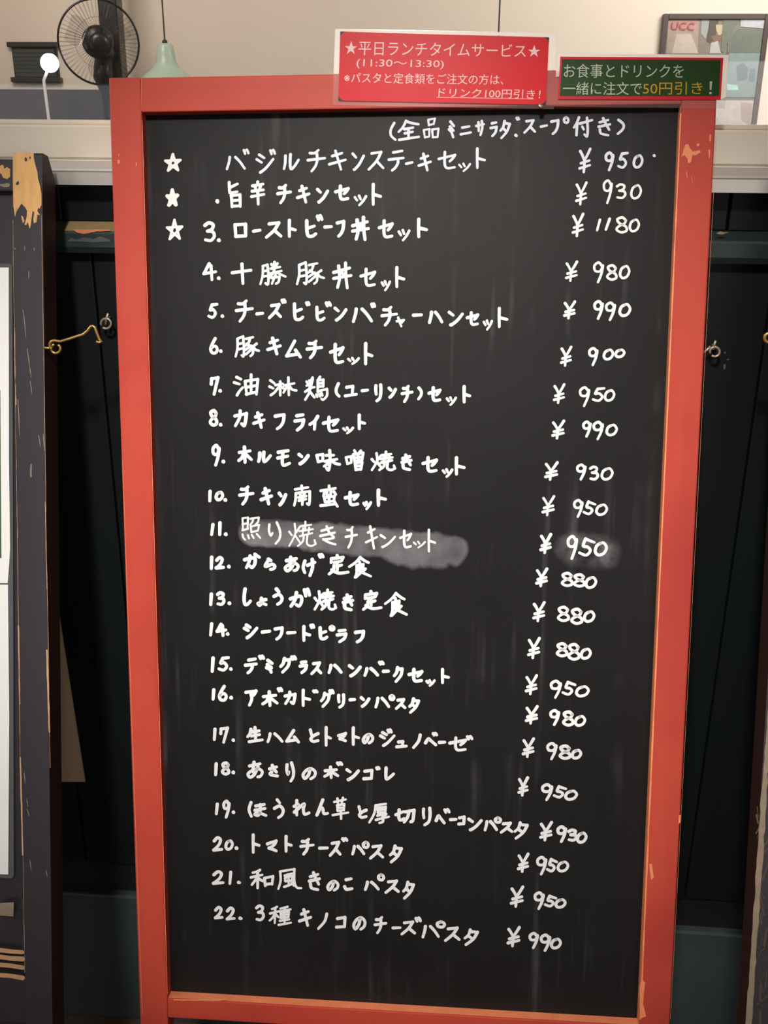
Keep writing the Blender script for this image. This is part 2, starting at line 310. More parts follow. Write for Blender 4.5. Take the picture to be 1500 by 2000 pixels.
for ln in r'''
ハ|~16 0,12 40,0 100/~48 0,75 42,100 95
゛|~0 10,12 48,25 100/~62 0,85 40,100 88
゜|~50 0,5 30,15 85,70 100,100 60,85 15,50 0
シ|15 0,45 18/0 26,30 44/~22 100,55 76,100 25
ル|~10 10,8 60,0 100/~45 0,42 55,48 100,72 82,100 38
チ|~12 14,40 14,62 0/0 48,100 38/~52 12,55 45,45 75,22 100
キ|18 28,78 12/0 72,100 48/38 0,72 100
ン|0 0,30 24/~12 100,20 98,60 66,100 14
ス|20 8,85 0/~85 0,55 50,0 100/55 52,100 92
テ|30 8,92 0/0 45,100 36/~62 42,62 62,45 85,22 100
ー|0 75,100 20
セ|0 42,100 18/~100 18,85 40,68 56/~38 0,36 60,42 90,60 98,98 92
ッ|0 15,20 50/38 0,52 38/~100 5,75 55,40 100
ト|~10 0,8 50,10 100/10 50,100 60
旨|~5 0,8 38,20 42,70 38/8 22,72 6/22 52,28 100/20 54,92 50/92 50,95 98/26 74,88 72/28 97,92 95
辛|50 0,50 12/8 18,92 10/28 22,36 36/72 20,62 36/5 42,95 36/0 66,100 56/50 42,54 100
3|~6 14,45 0,88 10,78 34,32 46/~32 46,85 50,100 75,65 98,10 94
.|0 0,100 100
ロ|5 5,12 100/5 5,95 0/95 0,97 95/12 97,97 94
フ|0 10,95 0/~95 0,88 45,60 80,20 100
ヒ|~5 0,8 70,22 98,65 100,100 85/8 50,85 34
丼|0 38,92 20/0 62,100 50/~28 12,34 60,22 98/~68 0,70 50,78 100/48 40,56 46
4|45 0,0 62/0 62,100 50/60 12,68 100
十|0 45,100 32/52 0,57 100
勝|~10 18,9 60,0 100/10 18,28 12/~28 12,32 60,30 100,20 96/12 42,28 38/11 66,28 62/44 10,50 20/68 6,62 18/42 30,78 22/38 52,84 40/~56 0,54 40,36 72/62 46,100 66/46 72,76 66/~76 66,72 90,62 98/60 58,46 98
豚|~8 18,8 60,0 100/8 14,32 2/~32 2,36 60,34 98,26 94/10 40,32 34/8 66,32 60/45 14,75 6/~62 10,55 35,42 48/~48 38,72 60,74 85,64 98/66 48,42 68/70 62,44 90/90 38,74 52/~74 50,85 66,100 72
ャ|~18 0,40 55,62 100/0 42,95 28/95 28,68 58
5|~42 5,22 42,55 40,82 68,50 98,2 88/42 5,100 0
5b|~42 0,26 42,56 50,74 72,45 99,0 84/42 2,100 22
6|~68 0,35 30,5 70,25 98,75 98,95 72,65 52,15 66
ム|~60 0,30 50,5 90/5 92,88 80/66 56,100 100
7|~5 42,10 8/8 12,92 5/~92 5,68 50,42 100
油|10 12,28 22/0 38,22 46/~12 100,22 80,36 62/45 32,52 98/45 32,98 22/98 22,92 96/48 62,94 52/50 95,94 84/70 0,70 88
淋|3 15,18 32/0 50,14 60/~5 98,18 84,24 72/22 42,50 34/40 22,40 100/40 44,20 80/42 50,54 62/54 44,92 32/70 0,72 98/68 42,52 84/~72 42,84 66,100 72
鶏|~34 3,18 30,8 38/8 20,16 34/20 16,26 28/34 10,28 38/~2 64,22 50,42 44/~22 40,20 66,2 98/24 66,42 88/66 0,56 14/56 14,56 66/56 14,80 12/80 12,80 42/58 28,80 26/58 42,80 40/56 62,96 52/~96 52,96 80,80 98,72 94/50 76,54 86/62 74,66 84/72 70,76 80
(|~70 0,15 40,20 75,90 100
)|~20 0,85 30,80 65,10 100
ユ|12 18,68 8/68 8,62 78/0 92,100 78
リ|~5 5,2 30,10 58/~88 0,92 40,75 80,20 100
8|~85 20,55 0,12 12,28 38,82 60,90 88,45 100,5 82,22 60,72 40,85 20
カ|0 34,98 18/~98 18,92 60,80 98,58 86/~45 0,40 45,4 100
ラ|20 8,88 2/0 42,95 34/~95 34,78 72,25 100
イ|~100 0,60 38,0 62/64 34,58 100
9|~88 25,50 0,5 15,12 42,60 44,86 18/~88 15,75 55,40 100
ホ|5 35,90 25/45 0,50 100/~38 45,25 70,0 88/60 50,100 82
モ|5 12,88 2/0 50,85 38/~45 8,38 70,50 98,100 85
味|0 25,6 58/0 25,26 20/26 20,26 53/6 58,26 53/40 25,74 24/34 56,88 45/~56 0,58 50,52 100,42 92/~56 48,45 70,32 82/~60 48,80 66,100 72
噌|0 35,8 68/0 35,30 30/30 30,30 62/8 68,30 62/48 0,58 14/85 2,72 14/42 20,98 12/98 12,92 48/42 20,50 55/70 16,70 48/46 38,94 32/50 55,92 48/52 64,56 100/52 64,92 60/92 60,86 98/56 80,86 78/56 98,86 96
焼|2 40,12 55/40 22,28 44/~22 8,24 50,2 98/24 55,42 84/44 18,84 12/62 0,62 36/40 38,90 30/54 26,52 52/76 24,74 46/42 58,88 46/~56 58,52 80,34 98/~70 52,68 88,84 98,100 90/100 90,96 74
き|8 24,80 10/0 50,95 36/~38 0,62 35,88 68/~10 66,20 90,80 100
きl|8 24,80 6/0 52,95 34/~42 0,60 35,88 62,20 72/~20 70,60 88,100 98
南|48 0,50 22/10 18,86 8/~14 38,12 70,4 100/14 38,96 28/~96 28,96 70,92 96,80 90/38 42,44 54/66 38,58 50/30 60,76 52/32 76,74 68/54 54,52 96
蛮|50 0,50 14/0 24,88 12/40 20,36 48/60 18,60 46/22 32,16 50/78 28,90 42/22 58,26 78/22 58,82 50/82 50,78 74/26 78,78 74/50 46,50 90/0 96,90 88/78 72,100 100
0|~48 6,18 25,5 70,30 98,75 85,98 40,75 2,45 8
1|70 0,20 100
照|8 6,10 58/8 6,36 2/36 2,34 52/8 32,34 27/8 58,36 52/48 8,92 2/~92 2,88 22,76 32/~64 6,60 20,48 34/50 42,54 66/50 42,94 34/94 34,88 60/54 66,88 60/~8 76,12 90,22 100/36 80,42 94/56 78,66 92/82 74,100 92
り|~5 10,2 40,18 62,32 50/~70 0,98 40,95 75,60 100
2|~10 25,50 0,85 18,62 58,5 95/5 95,100 90
か|~0 42,30 34,66 30,68 70,50 98,34 88/~36 14,30 55,12 100/68 2,98 24
か2|~0 45,60 28,92 30,96 65,75 98,50 88/~52 0,40 50,5 100
ら|38 0,62 14/~30 24,10 62,22 70,72 50,98 68,88 92,58 100
あ|10 25,85 10/~42 0,36 50,44 85/~70 30,45 80,15 100,0 78,30 55,75 45,100 65,88 92,68 98
け|~15 10,0 50,14 82/38 36,100 18/~78 0,80 50,58 100
定|42 0,46 14/12 18,10 40/12 18,74 10/74 10,66 30/26 38,60 32/42 38,44 78/44 58,66 52/~26 55,22 80,0 100/~14 78,50 95,100 90
食|~50 0,30 24,0 46/~50 2,72 18,88 26/46 22,50 34/34 40,64 34/64 34,62 60/36 50,62 46/34 62,62 58/~34 40,34 74,26 98/30 96,52 76/46 68,98 92/74 56,58 74
し|~20 0,5 50,15 92,55 95,100 75
ょ|40 30,100 18/~42 0,45 60,22 100,0 75,40 66,100 92
う|~30 0,60 18/~0 48,60 35,100 58,85 85,45 100
ミ|20 0,98 26/12 35,85 62/~0 62,60 78,80 100
ミh|30 0,98 28/20 32,90 58/~0 50,50 68,85 100
ク|~42 0,28 35,0 58/40 12,98 8/~98 8,82 55,20 100
ア|0 15,100 5/~100 5,82 28,64 38/~50 25,58 60,35 100
タ|~42 0,28 35,0 56/40 12,98 16/~98 16,66 62,8 100/32 44,62 62
生|~22 12,18 38,0 62/18 32,78 22/25 58,82 48/10 97,100 84/~50 0,52 50,55 90
と|10 0,25 48/~95 32,48 50,15 78,42 100,95 92
マ|0 22,98 2/~98 2,80 35,48 62/30 48,82 100
マz|0 30,98 0/~98 0,75 40,18 72/18 72,60 84,98 100
の|~55 10,45 60,15 96,0 62,25 18,65 0,98 32,92 75,62 100
ュ|20 10,64 0/64 0,58 80/0 97,100 84
ノ|~100 0,75 50,0 100
ヘ|~0 70,28 12,50 35,100 100
さ|5 32,90 14/~38 0,55 30,88 62/~30 62,12 78,35 90,100 98
コ|12 12,95 0/95 0,90 94/0 97,90 92
レ|~8 0,5 55,12 100,50 88,100 55
ほ|~12 0,0 50,14 98/40 25,90 14/35 55,95 42/~66 15,66 60,55 90,35 85,50 70,100 92
れ|18 0,18 100/~0 40,28 28,20 55,2 80/~2 80,50 35,68 25,62 60,70 94,100 85
ん|~55 0,30 45,0 100/~0 100,35 55,55 58,65 90,100 88
草|10 20,84 8/30 4,34 28/66 0,58 26/30 36,30 62/28 36,74 30/74 30,72 60/32 48,70 46/32 62,72 58/0 82,100 70/52 62,54 100
厚|32 8,85 0/~32 8,25 50,0 95/44 20,84 15/84 15,82 42/42 20,44 46/46 32,80 28/44 46,82 42/42 60,86 52/~86 52,68 68/34 82,100 66/~68 64,70 90,52 98
切|0 45,42 22/~18 10,16 60,24 84,45 72/50 24,98 12/~98 12,92 84,80 96/~72 18,62 65,45 98
和|~40 2,24 12,8 16/0 42,50 28/30 12,30 100/~30 38,18 60,4 82/34 48,52 62/60 48,64 88/60 46,98 36/98 36,94 80/64 80,94 76
風|~8 14,10 60,0 100/8 14,72 2/~70 2,70 60,80 92,100 96/28 34,60 24/30 44,30 62/30 44,62 36/62 36,60 58/32 62,60 58/44 28,46 84/26 90,60 76/58 66,68 84
こ|20 14,90 6/~0 75,25 98,100 92
種|~34 2,22 10,10 14/2 38,46 26/26 10,24 90/~24 40,14 60,0 76/28 44,42 58/~84 2,66 8,50 12/46 28,98 16/52 38,54 62/52 36,90 28/90 28,88 58/54 50,88 42/52 62,88 58/48 78,92 70/70 10,70 92/42 100,100 88
ニ|15 15,85 0/0 100,100 76
サ|0 35,100 22/28 8,32 72/~72 0,78 50,55 100
全|~38 0,22 35,2 58/~38 2,65 12,98 18/30 44,72 36/32 66,70 58/50 40,50 88/5 100,100 84
品|30 6,34 36/30 6,74 0/74 0,66 30/34 34,66 28/0 60,8 100/0 60,38 54/38 54,36 94/8 97,36 94/56 57,60 97/56 57,98 52/98 52,92 96/60 97,92 96
付|~28 0,15 30,0 52/18 28,14 92/32 32,100 14/~72 2,76 60,72 98,58 88/46 48,54 62
¥|~8 10,26 26,46 50/~100 0,72 28,46 50/14 62,92 50/2 84,97 70/~48 46,44 75,40 100
☆|50 0,18 100/18 100,100 36/100 36,0 40/0 40,84 98/84 98,50 0
'''.strip().split('\n'):
    k, body = ln.split('|', 1)
    G[k] = [(s[0] == '~', [tuple(float(c) for c in p.split()) for p in s.lstrip('~').split(',')]) for s in body.split('/')]
def glyph(k, bb, wd):
    st = G[k]; xs = [p[0] for _, s in st for p in s]; ys = [p[1] for _, s in st for p in s]
    X0, X1, Y0, Y1 = min(xs), max(xs), min(ys), max(ys)
    x0, y0, x1, y1 = bb; h = wd/2
    x0 += h; x1 -= h; y0 += h; y1 -= h
    if x1 < x0+.5: x0 = x1 = (x0+x1)/2; x1 += .5
    if y1 < y0+.5: y0 = y1 = (y0+y1)/2; y1 += .5
    out = []
    for sm, pts in st:
        q = [(x0+(x-X0)/max(X1-X0, 1)*(x1-x0), y0+(y-Y0)/max(Y1-Y0, 1)*(y1-y0)) for x, y in pts]
        if sm: q = smooth(q)
        w1 = wd*random.uniform(.94, 1.06)*(.78 if (k == 'ッ' or k == 'ャ') else .8 if len(st) > 9 else .9 if len(st) > 6 else 1); n = len(q)
        out.append((q, [w1*(1.04-.16*i/max(n-1, 1)) for i in range(n)]))
    return out
T = {'A': (310, 280, 4), 'B': (660, 270, 4), 'C': (385, 490, 4), 'D': (685, 500, 4), 'E': (385, 720, 4), 'F': (660, 730, 4),
     'I': (385, 930, 4), 'J': (660, 940, 4), 'K': (385, 1130, 4), 'L': (660, 1140, 4), 'M': (385, 1330, 4), 'N': (660, 1330, 4),
     'O': (385, 1540, 4), 'Q': (685, 1550, 4), 'R': (385, 1680, 4), 'U': (660, 1690, 4), 'H': (740, 215, 3),
     'V': (1070, 280, 5.5555), 'W': (1050, 580, 5.5555), 'X': (1030, 880, 5.5555), 'Y': (1010, 1220, 5.5555), 'Z': (970, 1550, 5.5555)}
LINES = '''
menu_note 5.2 T|H|( 62 68 105 182;全 108 55 242 182;品 255 42 357 170;ミh 403 60 447 167;ニ 472 88 547 150;サ 563 57 623 153;ラ 648 65 697 160;タ 705 57 775 172;゛ 800 38 828 63;. 793 138 815 160;ス 845 52 922 140;ー 942 82 992 105;フ 1003 52 1058 147;゜ 1078 35 1118 82;付 1135 35 1257 162;き 1280 40 1362 155;) 1392 50 1440 147
chalk_star 5.3 W|A|☆ 42 75 180 222
chalk_star 7.0 W|A|☆ 52 350 160 495
chalk_star 4.9 W|A|☆ 55 588 192 757
menu_line 5.4 T|A|ハ 522 97 682 212;゛ 655 40 712 92;シ 755 78 905 238;゛ 862 42 918 95;ル 968 75 1103 210;チ 1155 42 1308 228;キ 1322 48 1470 215|B|ン 105 110 212 255;ス 230 97 365 255;テ 388 88 522 262;ー 523 178 592 210;キ 622 112 735 260;セ 777 97 925 245;ッ 937 188 1043 267;ト 1077 70 1157 242
menu_line 6.4 W|A|. 445 437 470 472;旨 538 292 650 510;辛 712 288 835 488;チ 918 315 1042 477;キ 1072 322 1187 472;ン 1228 347 1332 470;セ 1370 322 1492 450|B|ッ 120 437 232 535;ト 262 347 345 530
menu_line 6.6 W|A|3 348 608 447 772;. 455 742 487 772;ロ 583 618 692 742;ー 728 665 805 700;ス 828 607 968 747;ト 1007 588 1080 740;ヒ 1143 592 1240 738;゛ 1227 553 1288 612;ー 1285 637 1362 667;フ 1382 597 1458 738|B|丼 102 605 252 805;セ 310 632 437 785;ッ 463 705 570 810;ト 617 620 705 782
menu_line 6.2 W|C|4 40 88 158 238;. 158 200 180 230;十 262 90 433 267;勝 482 75 703 272;豚 768 78 1003 272;丼 1055 82 1215 302;セ 1267 130 1400 283|D|ッ 232 185 318 280;ト 347 78 427 252
menu_line 6.2 W|C|5 78 405 167 532;. 185 498 210 522;チ 295 378 443 562;ー 455 475 525 505;ス 552 407 665 535;゛ 652 372 700 415;ヒ 748 402 838 548;゛ 843 392 888 435;ヒ 923 428 1005 552;゛ 997 392 1055 442;ン 1065 435 1175 552;ハ 1208 442 1375 565;゛ 1352 402 1400 450|D|チ 232 388 370 552;ャ 348 468 427 562;ー 478 447 565 475;ハ 603 427 725 532;ン 757 427 885 550;セ 898 430 1005 548;ッ 1028 493 1115 587;ト 1147 397 1233 565
menu_line 6.4 W|C|6 93 672 170 808;. 172 768 197 798;豚 288 655 495 838;キ 540 670 663 818;ム 687 692 820 843;チ 848 692 985 848;セ 1030 718 1152 885;ッ 1168 825 1275 895;ト 1303 712 1378 895
menu_line 6.2 W|E|7 98 58 175 213;. 170 160 190 187;油 277 35 487 220;淋 553 58 788 222;鶏 832 52 1027 255;( 1075 105 1122 228;ユ 1145 125 1257 225;ー 1277 155 1345 185;リ 1383 115 1448 265|F|ン 388 100 462 195;チ 490 85 592 230;) 617 98 663 210;セ 700 97 810 222;ッ 840 173 933 255;ト 973 88 1042 233
menu_line 6.6 W|E|8 90 315 165 455;. 170 425 197 452;カ 282 317 398 460;キ 430 333 537 472;フ 598 347 692 483;ラ 752 348 845 493;イ 868 360 955 487;セ 975 367 1112 502;ッ 1130 448 1230 517;ト 1253 350 1322 483
menu_line 6.6 W|E|9 112 587 185 767;. 193 712 217 740;ホ 312 600 437 745;ル 467 640 585 738;モ 617 628 735 768;ン 783 657 880 755;味 922 627 1127 803;噌 1150 627 1310 805|F|焼 252 597 458 765;き 488 622 585 762;セ 652 642 782 775;ッ 808 735 905 817;ト 912 643 1000 797
menu_line 6.8 W|I|1 85 105 115 207;0 135 113 213 198;. 208 172 233 200;チ 320 70 450 232;キ 488 85 595 230;ン 628 120 705 235;南 745 62 893 242;蛮 952 62 1110 250;セ 1145 115 1270 237;ッ 1288 190 1370 270|J|ト 302 57 385 200
menu_line 4.8 W|I|照 345 313 503 507;り 552 352 657 537;焼 710 347 935 555;きl 953 383 1090 543;チ 1153 388 1257 567;キ 1310 383 1415 575|J|ン 325 412 455 522;セ 477 378 580 525;ッ 583 462 690 527;ト 700 370 768 557
menu_number 6.6 W|I|1 100 365 137 470;1 163 352 190 470;. 210 440 238 468
menu_line 6.8 W|I|1 97 620 127 735;2 137 622 218 730;. 235 692 262 722;か 358 597 500 728;ら 520 635 620 742;あ 675 620 803 753;け 815 637 933 790;゛ 942 600 998 647;定 1018 605 1193 778;食 1175 620 1370 805
menu_line 7.0 W|K|1 92 108 125 217;3 147 97 223 215;. 238 178 267 208;し 353 68 430 215;ょ 462 140 552 222;う 587 68 677 215;か2 715 97 830 230;゛ 825 70 892 150;焼 905 75 1097 255;き 1130 115 1228 258;定 1285 88 1452 255|L|食 355 60 550 265
menu_line 6.6 W|K|1 92 340 127 455;4 143 345 237 458;. 225 420 252 447;シ 357 350 480 475;ー 497 398 580 432;フ 597 372 677 487;ー 695 408 778 437;ト 820 362 893 497;゛ 875 350 925 397;ヒ 948 372 1027 483;゜ 1027 360 1082 415;ラ 1082 390 1175 507;フ 1225 400 1312 508
menu_line 6.6 W|K|1 105 608 138 738;5 157 605 258 728;. 250 692 277 722;テ 365 615 475 750;゛ 475 593 533 640;ミ 530 625 600 745;ク 640 612 735 745;゛ 727 598 783 645;ラ 792 637 867 748;ス 882 645 980 757;ハ 1017 665 1138 748;ン 1177 668 1287 772;ハ 1297 690 1423 770;゛ 1412 640 1468 682|L|ー 343 670 408 697;ク 427 643 515 778;セ 543 657 668 775;ッ 680 742 767 810;ト 803 657 877 787
menu_line 6.4 W|M|1 112 57 143 155;6 162 30 240 160;. 252 117 280 145;ア 368 65 473 202;ホ 500 72 638 205;゛ 622 47 675 92;カ 675 75 778 190;ト 815 60 893 205;゛ 898 65 950 100;ク 957 83 1045 212;゛ 1025 62 1077 110;リ 1092 95 1158 218;ー 1183 132 1243 160;ン 1270 118 1355 210|N|ハ 283 122 410 217;゜ 395 102 450 158;ス 443 132 537 228;タ 548 127 643 258
menu_line 6.2 G|M|1 122 365 152 470;7 172 355 250 492;. 268 450 297 475;生 383 352 522 487;ハ 540 400 677 488;ム 688 375 805 490;と 872 370 957 485;ト 995 352 1055 515;マz 1092 397 1172 480;ト 1207 355 1275 508;の 1285 405 1383 497|N|シ 320 390 452 517;゛ 378 370 430 415;ュ 447 460 547 527;ノ 578 410 655 533;ヘ 672 440 777 512;゛ 732 397 785 437;ー 780 468 847 488;セ 862 432 1010 553;゛ 1000 422 1060 467
menu_line 6.4 G|M|1 132 635 162 745;8 185 628 258 740;. 268 702 297 727;あ 385 622 522 765;さ 553 647 640 755;り 688 627 765 795;の 815 672 935 777;ホ 983 660 1112 768;゛ 1085 627 1143 667;ン 1157 680 1272 783;コ 1290 685 1378 777;゛ 1390 665 1435 700|N|レ 362 667 447 778
menu_line 6.2 G|O|1 138 110 170 210;9 197 87 262 237;. 270 172 298 202;ほ 393 97 550 230;う 592 75 685 240;れ 745 82 887 220;ん 923 77 1032 220;草 1047 60 1193 250;と 1252 130 1333 238|Q|厚 133 68 310 242;切 340 115 507 235;リ 555 102 632 257;ヘ 655 162 743 242;゛ 722 112 782 160;ー 768 190 835 212;コ 832 170 898 250;ン 910 187 1032 295;ハ 1037 207 1152 297;゜ 1118 177 1183 237;ス 1163 218 1272 315;タ 1270 215 1392 362
menu_line 6.2 G|O|2 118 372 205 493;0 212 397 288 487;. 293 452 325 480;ト 425 350 497 512;マz 537 397 630 500;ト 682 362 748 503;チ 798 385 920 525;ー 945 452 1030 477;ス 1027 408 1130 535;゛ 1125 380 1183 420|Q|ハ 2 400 115 485;゜ 87 368 150 433;ス 142 395 263 517;タ 297 397 408 547
menu_line 6.2 G|O|2 115 638 215 753;1 243 642 275 755;. 310 720 345 750;和 408 625 605 790;風 622 617 825 797;き 865 645 968 803;の 1008 712 1112 807;こ 1140 693 1222 800|Q|ハ 102 680 228 762;゜ 205 622 270 687;ス 262 670 385 785;タ 400 680 503 830
menu_line 6.0 G|R|2 130 357 208 463;2 222 362 303 472;. 322 440 357 470;3 452 345 530 478;種 555 352 745 518;キ 788 375 900 522;ノ 935 408 1025 547;コ 1077 435 1167 535;の 1212 437 1322 552;チ 1378 435 1487 580|U|ー 418 475 498 500;ス 487 430 612 550;゛ 598 400 657 450;ハ 652 465 797 573;゜ 765 430 845 495;ス 828 477 960 600;タ 980 492 1102 632
price 5.4 T|V|¥ 330 45 475 327;9 617 87 723 305;5 750 90 880 277;0 918 118 1040 275;. 1140 118 1168 148
price 4.8 W|V|¥ 295 412 432 675;9 597 390 705 660;3 738 432 853 605;0 892 443 1023 610
price 5.2 W|V|¥ 257 752 397 1020;1 520 815 580 958;1 615 805 685 950;8 732 790 868 980;0 875 815 1003 967
price 5.0 W|V|¥ 185 1270 330 1507;9 492 1280 610 1520;8 632 1310 755 1492;0 770 1320 897 1475
price 5.4 W|V|¥ 165 1702 308 1912;9 495 1700 607 1917;9 622 1715 740 1930;0 765 1733 907 1885
price 5.2 W|W|¥ 242 528 378 760;9 550 543 660 752;0 705 560 832 690;0 832 560 955 665
price 5.2 W|W|¥ 165 935 303 1163;9 450 968 572 1197;5 587 977 738 1140;0 717 1000 845 1138
price 5.4 W|W|¥ 148 1330 300 1548;9 485 1340 587 1528;9 598 1343 720 1558;0 735 1375 873 1513
price 5.4 W|X|¥ 182 115 340 330;9 530 140 642 327;3 668 162 778 325;0 793 180 938 327
price 5.2 W|X|¥ 153 482 303 715;9 498 525 610 732;5b 597 540 750 702;0 735 575 877 710
price 6.0 W|X|¥ 130 893 270 1125;9 428 915 550 1188;5b 548 940 742 1152;0 720 985 875 1150
price 5.8 W|X|¥ 85 1268 228 1485;8 362 1315 500 1482;8 493 1330 633 1487;0 620 1362 760 1503
price 5.8 W|X|¥ 52 1632 200 1865;8 320 1683 460 1862;8 465 1705 605 1892;0 603 1733 740 1870
price 5.8 W|Y|¥ 108 133 257 377;8 420 190 553 355;8 545 198 685 392;0 680 250 812 382
price 5.6 W|Y|¥ 83 537 227 767;9 357 597 487 807;5b 480 608 645 772;0 628 658 790 790
price 6.0 W|Y|¥ 83 872 235 1087;9 350 915 467 1103;8 487 930 620 1107;0 615 980 752 1110
price 6.0 G|Y|¥ 50 1222 195 1450;9 318 1272 440 1475;8 450 1300 588 1468;0 582 1347 708 1465
price 5.8 G|Y|¥ 3 1645 130 1867;9 262 1720 392 1917;5b 385 1740 545 1888;0 510 1790 662 1912
price 6.2 G|Z|¥ 460 295 613 522;9 650 343 765 538;3 765 378 882 522;0 860 412 988 545
price 5.8 G|Z|¥ 220 640 357 862;9 430 675 550 890;5b 533 697 668 857;0 650 727 790 857
price 5.8 G|Z|¥ 143 997 300 1240;9 403 1060 523 1265;5b 510 1095 660 1237;0 627 1135 760 1250
price 6.0 G|Z|¥ 107 1435 263 1670;9 347 1500 460 1690;9 470 1518 592 1720;0 578 1563 710 1692
'''.strip().split('\n')
# ------------------------------------------------------------------ near room shell
def struct(name, mb, m, parent=None):
    o = mb.obj(name, m, parent)
    if not parent: o['kind'] = 'structure'
    return o
Zr = lambda z: EYE+z
struct('floor', MB().box(-2.6, 2.6, -2.6, 5.0, -.04, 0), M_FLOOR)
struct('ceiling', MB().box(-2.6, 2.6, -2.6, 5.0, 2.5, 2.55), M_CEIL)
struct('wall_left', MB().box(-2.66, -2.6, -2.6, 5.0, 0, 2.5), M_WALLF)
struct('wall_right', MB().box(2.6, 2.66, -2.6, 5.0, 0, 2.5), M_WALLF)
struct('wall_front', MB().box(-2.6, 2.6, -2.66, -2.6, 0, 2.5), M_WALLF)
struct('wall_far', MB().box(-2.6, 2.6, 4.6, 4.66, 0, 2.5), M_WALLF)
# dark boarded low wall under the window
wb = struct('wall_back', MB().box(-2.6, 2.6, 1.127, 1.19, 0, Zr(-.075)), M_BAND)
def planks(x0, step, za, zb, n0, n1):
    me = None
    for i in range(n0, n1):
        g = .0012; mb = MB().box(g, step-g, 0, .012, 0, zb-za, .0012)
        o = mb.obj('plank', M_PLANK, wb) if me is None else obj_copy(me, wb)
        me = me or o
        o.location = (x0+i*step, 1.115+random.uniform(-.0006, .0006), za)
def obj_copy(src, parent):
    c = src.copy(); COL.objects.link(c); c.parent = parent; return c
planks(-.409, .0911, Zr(-.98), Zr(-.146), -8, 17)
planks(-.437, .0879, Zr(-.114), Zr(-.075), -8, 17)
struct('trim_1', MB().prism([(1.19, Zr(-.017)), (1.101, Zr(-.017)), (1.0995, Zr(-.0185)), (1.0995, Zr(-.048)), (1.102, Zr(-.0505)), (1.102, Zr(-.075)), (1.19, Zr(-.075))], -2.6, 2.6), M_SILL)
struct('trim_2', MB().prism([(1.1017, Zr(-.0515)), (1.098, Zr(-.0522)), (1.0885, Zr(-.0590)), (1.0878, Zr(-.0608)), (1.0885, Zr(-.0622)), (1.0885, Zr(-.0748)), (1.115, Zr(-.0748)), (1.115, Zr(-.0755)), (1.1019, Zr(-.0752))][:7]+[(1.1018, Zr(-.0748))][:0], -2.6, 2.6), M_LIP)
rail = struct('trim_3', MB().prism([(1.127, Zr(-.1145)), (1.114, Zr(-.1145)), (1.098, Zr(-.1225)), (1.0965, Zr(-.125)), (1.0965, Zr(-.139)), (1.100, Zr(-.1455)), (1.127, Zr(-.1455))], -2.6, 2.6), M_RAIL)
MB().prism([(1.1139, Zr(-.1141)), (1.0975, Zr(-.1222)), (1.0979, Zr(-.1227)), (1.114, Zr(-.1147))], -.43, -.36).obj('worn_patch', M_OLDY, rail)
MB().prism([(1.1139, Zr(-.1141)), (1.0975, Zr(-.1222)), (1.0979, Zr(-.1227)), (1.114, Zr(-.1147))], -.50, -.43).obj('worn_patch', M_OLIVE, rail)
struct('trim_4', MB().box(-2.6, 2.6, 1.120, 1.127, Zr(-1.03), Zr(-.98)), M_BAND)  # black strip set back between planks and baseboard
struct('baseboard_back', MB().box(-2.6, 2.6, 1.108, 1.127, .0, Zr(-1.03), .003), M_BASEB)
wn = empty('window_1'); wn['kind'] = 'structure'
MB().box(-2.6, 2.6, 1.140, 1.145, Zr(-.019), 2.5).obj('glass_pane', M_GLASS, wn)
MB().box(-2.6, 2.6, 1.13, 1.155, Zr(-.0175), Zr(-.012), .002).obj('bottom_bead', M_SILL, wn)
# small worn marks on the rail and planks
RP = wall_plane(1.0960)
def blob(pts, plane, dep, m, name, parent, jit=0):
    V = [plane.loc(p, dep) for p in pts]
    if parent is not None and parent.type == 'EMPTY' and parent.matrix_world != Matrix.Identity(4) and plane.mw != parent.matrix_world:
        pass
    return obj(name, V, [tuple(range(len(V)))[::-1]], m, parent)
def jag(pts, n=4, amp=1.2):
    out = []
    for i, p in enumerate(pts):
        q = pts[(i+1) % len(pts)]
        for k in range(n):
            t = k/n; out.append((p[0]+(q[0]-p[0])*t+random.uniform(-amp, amp)*(k > 0), p[1]+(q[1]-p[1])*t+random.uniform(-amp, amp)*(k > 0)))
    return out
def world_blob(pts, plane, m, name, parent):           # flat worn patch given in room coordinates
    V = [plane.mw @ plane.loc(p, 0) for p in pts]
    return obj(name, V, [tuple(range(len(V)))], m, parent)
world_blob(jag([(143, 448), (150, 454), (163, 457), (178, 454), (188, 452), (215, 451), (215, 448)], 3, .6), RP, M_CHIP, 'worn_patch', rail)
world_blob(jag([(133, 472), (138, 464), (150, 468), (165, 463), (180, 467), (195, 462), (214, 468), (216, 472), (190, 473), (160, 472)], 3, .8), RP, M_GREYF, 'worn_patch', rail)
world_blob(jag([(1399, 456), (1406, 452), (1424, 454), (1410, 458)], 2, .5), RP, M_OLDY, 'worn_patch', rail)
WP = wall_plane(1.1138)
for q in ([(1413, 689), (1418, 686), (1417, 692)], [(1418, 702), (1426, 700), (1422, 704)], [(1413, 712), (1417, 711), (1417, 720), (1413, 722)]):
    world_blob(q, WP, M_GREYF, 'worn_patch', wb)
# tan card hanging on the wall behind the black post
c1 = [WP.mw @ wall_plane(1.113).loc(p, 0) for p in ((100, 1195), (114, 1195), (166, 1527), (100, 1527))]
V = [Vector((p.x, y, p.z)) for y in (1.1105, 1.1130) for p in [wall_plane(1.1105).mw @ wall_plane(1.1105).loc(q, 0) for q in ((92, 1190), (113, 1190), (166, 1527), (96, 1527))]]
o = obj('cardboard_strip', V, [(0, 3, 2, 1), (4, 5, 6, 7), (0, 1, 5, 4), (1, 2, 6, 5), (2, 3, 7, 6), (3, 0, 4, 7)], M_CARD)
setp(o, 'tan cardboard strip fixed to the dark wall behind the worn black post', 'cardboard')
